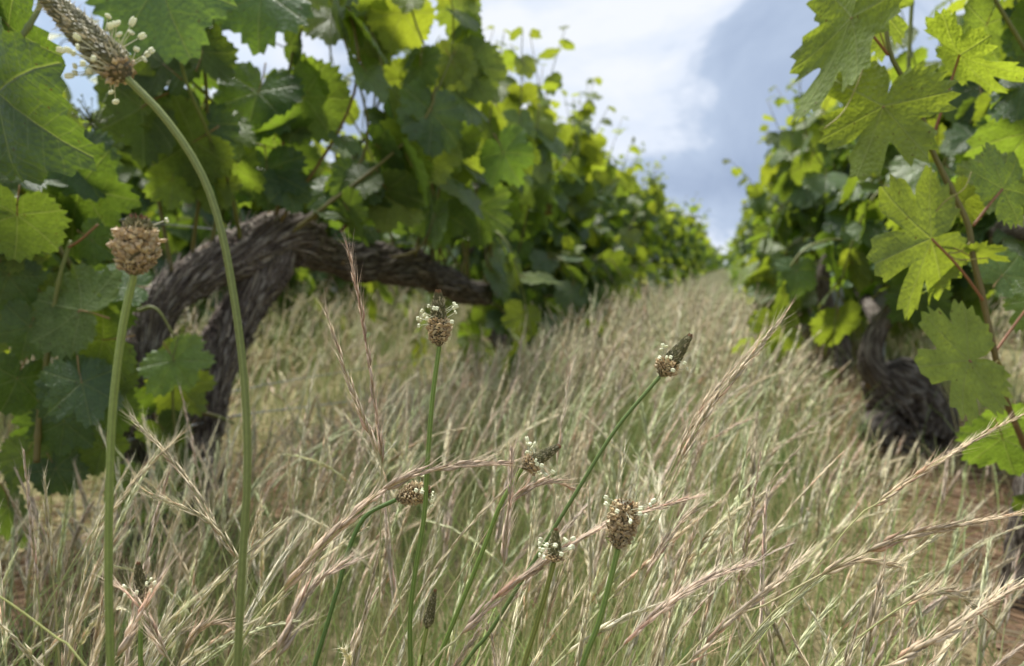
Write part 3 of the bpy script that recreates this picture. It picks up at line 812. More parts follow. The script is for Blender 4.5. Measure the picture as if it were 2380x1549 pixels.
    for _ in range(70):
        q = c0 + rg.normal(0, 1, 3) * [.014, .014, .016]
        d = nrm(rg.normal(0, 1, 3)) * .0022
        e1 = nrm(np.cross(d, [0, .3, 1.])) * .0022; e2 = nrm(np.cross(d, e1)) * .0022
        b.add(np.array([q + d, q - d, q + e1, q - e1, q + e2, q - e2]) - base, [[0, 2, 4], [0, 4, 3], [0, 3, 5], [0, 5, 2], [1, 4, 2], [1, 3, 4], [1, 5, 3], [1, 2, 5]], np.array([.10, .14, .04]))
        b.tube(np.array([c0 + (q - c0) * .1, q]) - base, .0006, 3, c=np.array([.10, .13, .04]))
    obj('flower_cluster', b.mesh('flower_cluster', M_CANE), v)
main_vine()

def trunk_and_cordon(v, base, rg, side_len=.6, seed=0, k=28, n=60, hgt=.54, thick=1.0, bend=.08):
    b1 = rg.normal(0, bend, 2); b2 = rg.normal(0, bend, 2)
    top = base + [b2[0] * .5, b2[1], hgt]
    _, _fr = wood_part('trunk', v, base, pts=[base - [0, 0, .02], base + [b1[0] * .3, b1[1] * .4, hgt * .25], base + [b1[0], b1[1], hgt * .55], base + [b2[0] * .6, b2[1], hgt * .85], top],
              radii=np.array([.055, .04, .034, .036, .045]) * thick, n=n, k=k, seed=seed, lump=.35)
    c = [top - [0, side_len, -.02 - rg.normal(0, .02)], top - [rg.normal(0, .02), side_len * .5, -.015], top, top + [rg.normal(0, .02), side_len * .5, .02], top + [0, side_len, .02 + rg.normal(0, .02)]]
    _, fr = wood_part('cordon', v, base, pts=c, radii=np.array([.016, .026, .038, .026, .016]) * thick, n=n, k=max(16, k - 8), seed=seed + 1, lump=.35, shade=.75)
    return fr[0]

FOL = {}
def shared_foliage(kind, seed, side):
    """four foliage meshes, shared by the vines too far off to pick leaves apart"""
    key = (kind, seed, side)
    if key not in FOL:
        rg = np.random.default_rng(900 + seed)
        cord = np.stack([rg.normal(0, .02, 30), np.linspace(-.58, .58, 30), np.full(30, .55)], -1)
        sh = canopy(rg, cord, 26, side, dens=1.1, size=.098, drop=.2, h=(.65, .95))
        sh2 = canopy(rg, cord + [side * .1, 0, -.2], 8, side, dens=1., size=.09, drop=.8, h=(.3, .5))
        sh2 += canopy(rg, cord + [side * .12, 0, -.36], 6, side, dens=1., size=.085, drop=.6, h=(.2, .4))
        FOL[key] = joined_foliage(sh + sh2, np.zeros(3))
    return FOL[key]

def row_vines():
    # left row beyond the old vine
    y = 3.35
    for k in range(1, 15):
        rg = np.random.default_rng(100 + k)
        base = np.array([XL + .03 + rg.normal(0, .03), y, 0.0])
        v = empty('grapevine', base)
        tag(v, f'{ORD[k]} leafy grapevine beyond the arched shaggy trunk along the left row', 'grapevine', 'vines of the left row')
        cord = trunk_and_cordon(v, base, rg, seed=k * 3, k=32 if k < 4 else 16, n=70 if k < 4 else 30)
        if k <= 4:
            hem = canopy(rg, cord + [.26, 0, -.40], 9, 1, dens=1., size=.085, drop=.25, h=(.14, .3))
            sh = hem + canopy(rg, cord, 27, 1, dens=1.1, size=.094, drop=.2, lean_x=.05, h=(.68, .97))
            low = canopy(rg, cord + [.14, 0, -.2], 11, 1, dens=1., size=.088, drop=.8, h=(.3, .5)) + canopy(rg, cord + [.16, 0, -.36], 7, 1, dens=1., size=.085, drop=.6, h=(.2, .4))
            add_shoots(v, base, sh + low, rg, LEAF_NEAR if k == 1 else LEAF_MID)
        else:
            tag(obj('foliage', shared_foliage('row', k % 4, 1), v), kind='stuff')
        y += 1.16 + rg.normal(0, .04)
    # right row
    y = 4.75
    for k in range(1, 13):
        rg = np.random.default_rng(200 + k)
        base = np.array([XR + .04 + rg.normal(0, .03), y, 0.0])
        v = empty('grapevine', base)
        tag(v, f'{ORD[k]} grapevine beyond the S-curved trunk along the right row', 'grapevine', 'vines of the right row')
        cord = trunk_and_cordon(v, base, rg, seed=300 + k * 3, k=20 if k < 4 else 14, n=44 if k < 4 else 26)
        if k <= 3:
            sh = canopy(rg, cord, 26, -1, dens=1.1, size=.09, drop=.2, h=(.6, .85))
            low = canopy(rg, cord + [-.1, 0, -.2], 9, -1, dens=1., size=.085, drop=.8, h=(.3, .5)) + canopy(rg, cord + [-.1, 0, -.36], 6, -1, dens=1., size=.085, drop=.6, h=(.2, .4))
            add_shoots(v, base, sh + low, rg, LEAF_MID)
        else:
            f = obj('foliage', shared_foliage('row', k % 4, -1), v); f.scale = (1, 1, .94); tag(f, kind='stuff')
        y += 1.16 + rg.normal(0, .04)
row_vines()

# ================================================================== RIGHT ROW, near vines
def stump_vine():
    rg = np.random.default_rng(31)
    base = P(2085, 1065, 1.97); base[2] = 0
    v = empty('grapevine', base)
    tag(v, 'grapevine on a stout gnarled dark stump with one thin arm rising from it', 'grapevine', 'vines of the right row')
    S = [(2095, 1085, 1.99), (2100, 1030, 1.98), (2105, 960, 1.97), (2085, 905, 1.97), (2050, 860, 1.97)]
    pts = [P(*q) for q in S]; pts[0][2] = -.02
    _, fr = wood_part('trunk', v, base, pts=pts, radii=[.095, .085, .095, .08, .045], n=170, k=110, ridge=.26, lump=.42, twist=.6, seed=11, shade=.7, fib=(7, 26))
    tag(obj('loose_bark', bark_strips(fr, 160, rg, base), v), kind='stuff')
    wood_part('stump_knot', v, base, pts=[P(2030, 1030, 1.9), P(2035, 1000, 1.9), P(2060, 975, 1.92)], radii=[.03, .042, .03], n=40, k=48, lump=.5, twist=.5, ridge=.25, fib=(6, 26), seed=12, shade=.8)
    wood_part('stump_knot', v, base, pts=[P(2150, 1010, 1.93), P(2160, 960, 1.93), P(2150, 900, 1.95)], radii=[.05, .055, .03], n=50, k=48, lump=.55, twist=.5, ridge=.25, fib=(6, 26), seed=14, shade=.65)
    _, fa = wood_part('arm', v, base, pts=[P(2085, 905, 1.97), P(2035, 870, 1.95), P(2022, 815, 1.95), P(2050, 750, 1.95), P(2110, 690, 1.93), P(2180, 640, 1.92), P(2260, 585, 1.94)],
              radii=[.05, .036, .027, .022, .02, .018, .014], n=130, k=44, ridge=.14, lump=.22, seed=15, shade=.85)
    cord = np.vstack([fa[0][60:], spline([P(2050, 740, 1.95), P(2000, 660, 2.3), P(1970, 600, 2.7)], 40)])
    wood_part('arm', v, base, pts=[P(2045, 760, 1.95), P(2010, 690, 2.2), P(1985, 640, 2.5), P(1970, 600, 2.8)], radii=[.02, .018, .016, .012], n=50, k=24, seed=16, shade=.7)
    sh = canopy(rg, cord, 22, -1, dens=1., size=.09, drop=.12, h=(.5, .85), lean_x=.08)
    def keep(node, Rm, sz):
        c = node - Rm @ (PET_END * sz) + Rm[:, 1] * sz * .5
        x, y, z = proj(c)
        return not (1960 < x < 2140 and y > 690) and not (x < 1880 and y < 330)
    add_shoots(v, base, sh, rg, LEAF_NEAR, keep=keep)
stump_vine()

def s_vine():
    rg = np.random.default_rng(32)
    base = P(1945, 880, 3.5); base[2] = 0
    v = empty('grapevine', base)
    tag(v, 'grapevine with a thin S-curved trunk just behind the gnarled stump', 'grapevine', 'vines of the right row')
    pts = [P(*q) for q in [(1950, 905, 3.5), (1950, 850, 3.5), (1948, 790, 3.5), (1925, 720, 3.5), (1912, 660, 3.5), (1928, 600, 3.5), (1950, 560, 3.5)]]
    pts[0][2] = -.02
    _, fr = wood_part('trunk', v, base, pts=pts, radii=[.06, .052, .05, .034, .028, .03, .032], n=110, k=48, seed=21, lump=.3, shade=.9)
    top = pts[-1]
    _, fc = wood_part('cordon', v, base, pts=[top - [.02, .6, -.02], top - [0, .3, 0], top, top + [0, .3, .02], top + [.02, .6, .03]], radii=[.014, .02, .03, .02, .014], n=60, k=24, seed=22, shade=.7)
    sh = canopy(rg, fc[0], 26, -1, dens=1.1, size=.09, drop=.15, h=(.58, .85))
    low = canopy(rg, fc[0] + [.02, .1, -.18], 11, -1, dens=1., size=.088, drop=.7, h=(.3, .5)) + canopy(rg, fc[0] + [.06, .25, -.34], 8, -1, dens=1., size=.085, drop=.6, h=(.2, .4))
    def keep(node, Rm, sz):
        c = node - Rm @ (PET_END * sz) + Rm[:, 1] * sz * .5
        x, y, z = proj(c)
        return not (1890 < x < 1985 and 580 < y < 730)
    add_shoots(v, base, sh + low, rg, LEAF_NEAR, keep=keep)
s_vine()

def right_edge_vine():
    rg = np.random.default_rng(33)
    base = P(2410, 1440, 1.08); base[2] = 0
    v = empty('grapevine', base)
    tag(v, 'grapevine at the right edge with a long reddish shoot of bright lobed leaves', 'grapevine', 'vines of the right row')
    pts = [base - [0, 0, .02], base + [0, 0, .1], base + [.03, .02, .28], base + [.06, .0, .45], base + [.05, .05, .55]]
    _, fr = wood_part('trunk', v, base, pts=pts, radii=[.05, .042, .04, .038, .04], n=90, k=48, seed=41, shade=.6)
    top = pts[-1]
    _, fc = wood_part('cordon', v, base, pts=[top - [0, .1, 0], top + [.02, .2, .02], top + [.02, .5, .02], top + [0, .8, .03]], radii=[.035, .026, .02, .014], n=60, k=28, seed=42, shade=.7)
    sh = canopy(rg, fc[0], 24, -1, dens=1.05, size=.082, drop=.1, h=(.5, .9), lean_x=.1)
    def keep(node, Rm, sz):
        c = node - Rm @ (PET_END * sz) + Rm[:, 1] * sz * .5
        x, y, z = proj(c)
        return x > 2080 and z > .9 and not (y > 720 and x < 2300)
    add_shoots(v, base, sh, rg, LEAF_NEAR, keep=keep)
    # the long shoot nearest the lens
    D = .80
    s = cane(v, base, [(2420, 1120, .92), (2345, 950, .84), (2318, 850, D), (2290, 720, D), (2262, 600, D), (2250, 522, D), (2210, 440, D), (2160, 335, D), (2145, 275, D), (2100, 185, D), (2068, 120, D), (2055, 20, D + .01), (2050, -60, D + .02)],
             [.0036, .0034, .0032, .003, .0026, .0022], .8, 30)
    def lf(j, t, node, me, up=False, roll=0., yg=.6, br=1.1, dt=0., d=D, wid=1., red=.85):
        hero_leaf(s, base, j, t, d, dt, up, roll, me, yg, br, wid=wid)
        if node: petiole(s, base, [(node[0], node[1], D), ((node[0] + j[0]) / 2 + 3, (node[1] + j[1]) / 2 - 6, (D + d) / 2 - .003), (j[0], j[1], d)], red=red)
    LB = LEAF_LOBED
    lf((1978, 42), (1880, 345), (2064, 128), LB[1], False, .75, .62, 1.1, .05, D - .02, .62)
    lf((2052, 248), (1985, 466), (2142, 338), LB[0], False, .45, .72, 1.15, .03, D - .02, 1.1)
    lf((2165, 555), (1968, 640), (2290, 705), LB[2], False, -.3, .66, 1.1, -.04, D - .03, 1.0)
    lf((2252, 838), (2068, 868), (2338, 935), LB[3], False, .12, .72, 1.35, -.02, D - .03, 1.05)
    lf((2230, 128), (2385, 225), (2164, 330), LB[1], True, 1.15, .6, 1.4, -.06, D, .9, .9)
    lf((2270, 590), (2362, 605), None, LB[0], False, .9, .75, 1.2, .0, D, .8)
    lf((2190, 640), (2130, 700), None, LB[2], False, 1.2, .7, 1.2, .0, D, .6)
    lf((2330, 440), (2400, 330), (2262, 525), LB[3], True, .6, .4, 1.2, .02, D + .02, 1.)
    lf((2050, 20), (2150, -40), None, LB[0], False, .3, .6, 1.1, .03, D + .05, 1.)
    lf((2400, 700), (2330, 780), (2312, 820), LB[1], True, .5, .3, 1.3, .02, D + .04, 1.)
    lf((2320, 420), (2180, 480), None, LEAF_HERO[2], False, .3, .6, 1.0, .02, D + .15, 1.)
    lf((2240, 470), (2290, 430), None, LEAF_HERO[1], False, .3, .75, 1.1, .02, D + .05, 1.)
    lf((2330, 640), (2400, 560), None, LEAF_HERO[0], True, .2, .2, 1.2, .02, D + .15, 1.)
    lf((2330, 1020), (2370, 1150), None, LEAF_HERO[3], True, .3, .1, .9, .02, D + .14, 1.)
    lf((2400, 1180), (2390, 1230), None, LEAF_HERO[1], False, .2, .3, .9, .02, D + .14, 1.)
    lf((2350, 970), (2400, 1040), None, LEAF_HERO[0], True, .5, .1, 1.1, .02, D + .2, 1.)
    # curling tendrils
    def tendril(pts):
        p = spline([P(*q) for q in pts], 40)
        obj('tendril', Buf().tube(p - base, np.linspace(.0010, .0006, 40), 5, c=np.array([.27, .24, .07])).mesh('tendril', M_CANE), s)
    tendril([(2262, 600, D), (2225, 580, D - .01), (2175, 560, D - .02), (2160, 520, D - .02), (2195, 470, D - .02), (2240, 440, D - .01), (2258, 400, D)])
    tendril([(2258, 560, D), (2232, 585, D - .01), (2205, 590, D - .02), (2230, 604, D - .02), (2300, 600, D - .01)])
    tendril([(2064, 130, D), (2040, 70, D - .01), (2020, 110, D - .01), (1995, 190, D - .02), (1960, 260, D - .03), (1915, 300, D - .03)])
    tendril([(2338, 880, D), (2322, 840, D - .01), (2308, 860, D - .01), (2325, 900, D - .01), (2340, 930, D)])
    # a second, fainter shoot behind
    cane(v, base, [(2110, 300, 1.2), (2112, 150, 1.2), (2120, 0, 1.2), (2125, -60, 1.2)], [.0035, .003], .3, 35)
right_edge_vine()

# ================================================================== next rows and the far ends
def other_rows():
    lab = {-1: ('grapevine of the next row seen past the long dark cordon', 'vines of the row beyond the left row'),
           1: ('grapevine of the next row glimpsed through the right row', 'vines of the row beyond the right row')}
    for xr, side, y0, n, key in ((XL - 1.52, 1, 1.9, 9, -1), (XR + 1.5, -1, 1.3, 6, 1)):
        y = y0
        for k in range(n):
            rg = np.random.default_rng(400 + int(xr * 10) + k)
            base = np.array([xr + rg.normal(0, .03), y, 0.0])
            v = empty('grapevine', base); tag(v, lab[key][0], 'grapevine', lab[key][1])
            trunk_and_cordon(v, base, rg, seed=500 + k * 3, k=18, n=36)
            f = obj('foliage', shared_foliage('row', k % 4, side), v); tag(f, kind='stuff')
            y += 1.16
    # rows that read as one mass of leaves
    def mass(name, label, segs, step=.5, dens=2.2, size=.11, seed=1):
        rg = np.random.default_rng(seed); b = Buf()
        for x0, ya, yb, hs in segs:
            n = int((yb - ya) * 95 * dens)
            yy = rg.uniform(ya, yb, n)
            zz = .18 + (1.25 * hs) * rg.random(n) ** .85 + .12 * np.sin(yy * 5.3 + x0)
            xx = x0 + rg.normal(0, .2, n) * np.where(zz > 1.2, .6, 1)
            for i in range(n):
                v, t, uv = LEAF_GEO[i % 3]
                az = rg.uniform(0, 6.28); dr = rg.normal(.9, .4); o = np.array([math.cos(az), math.sin(az), 0])
                Rm = rot_from(o * math.cos(dr) - np.array([0, 0, math.sin(dr)]), o * math.sin(dr) + np.array([0, 0, math.cos(dr)]) + rg.normal(0, .3, 3))
                s = size * rg.uniform(.6, 1.2)
                b.add((v[::1] * s) @ Rm.T + [xx[i], yy[i], zz[i]], t, np.array([np.clip((zz[i] - .8) * 1.1 + rg.normal(.1, .2), 0, 1), rg.uniform(.8, 1.2), 0, 1]), 0, uv)
        tag(obj(name, b.mesh(name, [M_LEAFJ], uv=True)), label, 'vine row', kind='stuff')
    mass('distant_vine_row', 'far end of the left vine row running to the horizon', [(XL, 19.3, 34, 1.0)], seed=1)
    mass('distant_vine_row', 'far end of the right vine row running to the horizon', [(XR, 18.4, 34, .96)], seed=2)
    mass('distant_vine_row', 'thin hazy last stretch of both rows at the vanishing point', [(XL, 34, 80, 1.0), (XR, 34, 80, .96)], dens=.7, size=.17, seed=3)
    mass('distant_vine_row', 'mass of further vine rows behind the left rows', [(XL - 3.05, 2, 14, 1.), (XL - 1.52, 12.3, 22, 1.), (XL - 4.6, 3, 14, 1.)], dens=1., size=.13, seed=4)
    mass('distant_vine_row', 'mass of further vine rows behind the right rows', [(XR + 3.0, 1, 12, 1.), (XR + 1.5, 8.2, 14, 1.)], dens=1., size=.13, seed=5)
other_rows()

# ================================================================== wires and posts
def wire(label, pts, r=.0013, world_pts=False):
    p = spline([np.asarray(q, float) if world_pts else P(*q) for q in pts], 60)
    base = p[0].copy()
    o = obj('trellis_wire', Buf().tube(p - base, r, 6).mesh('trellis_wire', M_WIRE)); o.location = base
    tag(o, label, 'wire', 'trellis wires')
XW = XL + .02
wire('straight trellis wire running into the arched trunk, left row', [(XW, -.2, .585), (XW, .8, .583), (XW, 1.5, .572), (XW, 3.4, .58), (XW, 8, .58), (XW, 19, .58)], .0016, True)
wire('loose lower wire sagging past the foot of the shaggy trunk', [(-40, 1078, 1.05), (120, 1058, 1.14), (300, 1023, 1.26), (420, 996, 1.36), (560, 965, 1.52), (760, 940, 1.86), (1000, 905, 2.4), (1250, 850, 3.6)], .0016)
wire('thin slack wire above the loose lower wire in the grass', [(430, 935, 1.5), (540, 910, 1.65), (700, 880, 1.95), (880, 852, 2.4), (1100, 815, 3.3)], .0012)
wire('upper trellis wire crossing the leaves at top left', [(XW, -.2, 1.0), (XW, 1.0, .995), (XW, 3.4, 1.0), (XW, 9, 1.0), (XW, 19, 1.0)], .0016, True)
wire('upper trellis wire slanting through the right row', [(XR + .02, .2, .955), (XR + .02, 1.2, .95), (XR + .02, 3, .95), (XR + .02, 9, .95), (XR + .02, 18, .95)], .0016, True)

def post(label, x, y, h, w=.034, lean=0.0):
    b = Buf(); prof = np.array([[-w / 2, -w * .4], [-w / 2, w * .4], [-w * .32, w * .4], [-w * .32, -w * .22], [w * .32, -w * .22], [w * .32, w * .4], [w / 2, w * .4], [w / 2, -w * .4]])
    n = len(prof); zs = [-.05, h]
    v = np.array([[px + lean * z, py, z] for z in zs for px, py in prof])
    t = []
    for i in range(n):
        j = (i + 1) % n; t += [[i, j, n + j], [i, n + j, n + i]]
    b.add(v, np.array(t)[:, ::-1])
    b.add(v[n:], [[0, 7, 3], [7, 4, 3], [0, 3, 1], [3, 2, 1], [4, 7, 5], [7, 6, 5]])
    for z in np.arange(.3, h, .12):       # wire lugs
        b.add(np.array([[-w / 2 - .006, -.004, z], [-w / 2, -.004, z], [-w / 2, .004, z + .012], [-w / 2 - .006, .004, z + .012]]) + [lean * z, 0, 0], [[0, 1, 2], [0, 2, 3]])
    o = obj('trellis_post', b.mesh('trellis_post', M_POST, smooth=False)); o.location = (x, y, 0)
    tag(o, label, 'post', 'steel trellis posts')
q = P(783, 800, 4.95); post('galvanised steel post standing in the next row behind the cordon', q[0], q[1], .78, .05)
q = P(1348, 700, 5.2); post('galvanised steel post half hidden in the left row leaves', q[0], q[1], 1.3, .045)
q = P(1943, 760, 3.62); post('grey steel stake behind the S-curved trunk', q[0], q[1], .62, .05)
q = P(2040, 860, 2.15); post('thin grey stake beside the arm of the gnarled stump', q[0], q[1], .45, .03)

# ================================================================== grass
def spines(base, L, az, th0, th1, p, K, curl=None):
    n = len(L); s = np.linspace(0, 1, K)
    th = th0[:, None] + (th1 - th0)[:, None] * s[None] ** p[:, None]
    a = az[:, None] + (0 if curl is None else curl[:, None] * s[None])
    d = np.stack([np.sin(th) * np.cos(a), np.sin(th) * np.sin(a), np.cos(th)], -1)
    step = d * (L / (K - 1))[:, None, None]
    pos = np.concatenate([np.zeros((n, 1, 3)), np.cumsum(step[:, :-1], 1)], 1)
    return base[:, None] + pos
def batch_frames(sp):
    T = nrm(np.gradient(sp, axis=1))
    ref = np.array([0.31, 0.77, 0.21]); A = nrm(np.cross(T, ref)); return T, A, np.cross(T, A)
def batch_tube(b, sp, rad, col, k=3):
    n, K, _ = sp.shape
    T, A, B = batch_frames(sp)
    ph = np.linspace(0, 2 * np.pi, k, endpoint=False)
    v = sp[:, :, None] + rad[:, :, None, None] * (np.cos(ph)[None, None, :, None] * A[:, :, None] + np.sin(ph)[None, None, :, None] * B[:, :, None])
    i = (np.arange(n)[:, None, None] * K + np.arange(K - 1)[None, :, None]) * k; j = np.arange(k)[None, None]; j2 = (j + 1) % k
    a_, b_, c_, d_ = i + j, i + j2, i + k + j2, i + k + j
    tri = np.concatenate([np.stack([a_, b_, c_], -1).reshape(-1, 3), np.stack([a_, c_, d_], -1).reshape(-1, 3)])
    b.add(v, tri, np.repeat(col.reshape(-1, 3), k, axis=0))
def batch_ribbon(b, sp, wid, col):
    n, K, _ = sp.shape
    T, A, B = batch_frames(sp)
    v = np.stack([sp - wid[..., None] * A, sp + wid[..., None] * A], 2)
    i = (np.arange(n)[:, None] * K + np.arange(K - 1)[None]) * 2
    tri = np.concatenate([np.stack([i, i + 1, i + 3], -1).reshape(-1, 3), np.stack([i, i + 3, i + 2], -1).reshape(-1, 3)])
    b.add(v, tri, np.repeat(col.reshape(-1, 3), 2, axis=0))
def spikelets(b, rg, sp, h0, M, length, width, col, spread=.16, awn=.011, awnw=.00016, nawn=1, comb=None):
    """seed head: M overlapping spikelets with awns along the top of every stalk"""
    n, K, _ = sp.shape
    T, A, B = batch_frames(sp)
    s = h0[:, None] + (1 - h0)[:, None] * (np.arange(M)[None] / M) * .97
    f = s * (K - 1); i0 = np.clip(f.astype(int), 0, K - 2); u = (f - i0)[..., None]
    ar = np.arange(n)[:, None]
    pos = sp[ar, i0] * (1 - u) + sp[ar, i0 + 1] * u
    t = nrm(T[ar, i0] * (1 - u) + T[ar, i0 + 1] * u); a_ = nrm(A[ar, i0]); b_ = np.cross(t, a_)
    ang = np.arange(M)[None] * math.pi + rg.uniform(0, 6.28, (n, 1)) + rg.normal(0, .55, (n, M))
    side = np.cos(ang)[..., None] * a_ + np.sin(ang)[..., None] * b_
    oth = np.cross(t, side)
    spd = spread * rg.uniform(.5, 1.5, (n, M, 1))
    d = nrm(t + side * spd)
    tap = (1 - .55 * (np.arange(M)[None] / M) ** 2)[..., None] * rg.uniform(.8, 1.2, (n, M, 1))
    ln = length[:, None, None] * tap; w = width[:, None, None] * tap
    p0 = pos + side * w * .3
    mid = p0 + d * ln * .38 + side * w * .35
    tip = p0 + d * ln
    vs = np.stack([p0, mid + side * w, mid + oth * w * .8, mid - side * w * .7, mid - oth * w * .8, tip], 2)
    base_i = (np.arange(n * M) * 6)[:, None, None]
    tr = np.array([[0, 2, 1], [0, 3, 2], [0, 4, 3], [0, 1, 4], [5, 1, 2], [5, 2, 3], [5, 3, 4], [5, 4, 1]])[None]
    cj = col[:, None] * rg.uniform(.72, 1.28, (n, M, 1)) * np.ones((n, M, 3))
    pk = rg.random((n, M, 1)) < .10
    cj = np.where(pk, cj * np.array([.92, .76, .72]), cj)
    cv = np.repeat(cj.reshape(-1, 3), 6, axis=0)
    b.add(vs, (base_i + tr).reshape(-1, 3), cv)
    for q in range(nawn):
        da = nrm(d + side * rg.normal(.12, .12, (n, M, 1)) + oth * rg.normal(0, .14, (n, M, 1)))
        la = awn * rg.uniform(.6, 1.3, (n, M, 1))
        st = tip - d * ln * rg.uniform(.1, .5, (n, M, 1))
        e = nrm(np.cross(da, np.array([.3, .2, .9]))) * awnw
        va = np.stack([st - e, st + e, st + da * la], 2)
        b.add(va, np.arange(n * M * 3).reshape(-1, 3), np.repeat((cj * 1.15 + .03).reshape(-1, 3), 3, axis=0))

STRAW = np.array([[.70, .64, .45], [.66, .57, .41], [.76, .72, .55], [.57, .49, .34], [.64, .65, .42], [.66, .55, .44], [.55, .59, .35], [.72, .67, .48]])
def head_cols(rg, n):
    return STRAW[rg.integers(len(STRAW), size=n)] * rg.uniform(.85, 1.15, (n, 1))
def stem_cols(rg, n, K, hc):
    g = np.array([.38, .47, .17]) * rg.uniform(.8, 1.3, (n, 1)); dry = np.array([.64, .60, .36])
    k = np.clip(rg.normal(.28, .3, (n, 1)), 0, 1); lo = g * (1 - k) + dry * k
    s = np.linspace(0, 1, K)[None, :, None] ** 2.6
    return lo[:, None] * (1 - s) + hc[:, None] * s

def dens_x(x, y):
    """how thick the sward stands: full in the alleys, thin under the rows"""
    d = np.ones_like(x)
    for xr in (XL, XR, XL - 1.52, XR + 1.5):
        w = .24 if xr != XR else .36
        d *= 1 - .93 * np.exp(-((x - xr) / w) ** 4)
    d *= .55 + .9 * fbm(np.stack([x * 2.2, y * 1.6, x * 0 + 4], -1), 2)
    return np.clip(d, 0, 1)

def scatter(rg, n, x0, x1, y0, y1, power=1.0, wedge=True):
    x = rg.uniform(x0, x1, n); y = y0 + (y1 - y0) * rg.random(n) ** power
    k = rg.random(n) < dens_x(x, y)
    if wedge:       # only what the lens could see, with room to step aside
        q = np.stack([x, y, np.full(n, .2)], -1)
        px, py, z = proj(q)
        k &= (px > -900) & (px < 3300) & (z > .05)
    return np.stack([x[k], y[k], np.full(k.sum(), -.01)], -1)

def hgt_scale(x):
    h = np.ones_like(x)
    h *= 1 - .52 * np.exp(-((x - XL) / .42) ** 2)
    h *= 1 - .74 * np.exp(-((x - XR) / .36) ** 2)
    return h

def clump(p):
    return .72 + .55 * fbm(np.stack([p[:, 0] * 4.5, p[:, 1] * 3.2, p[:, 0] * 0 + 9], -1), 2)

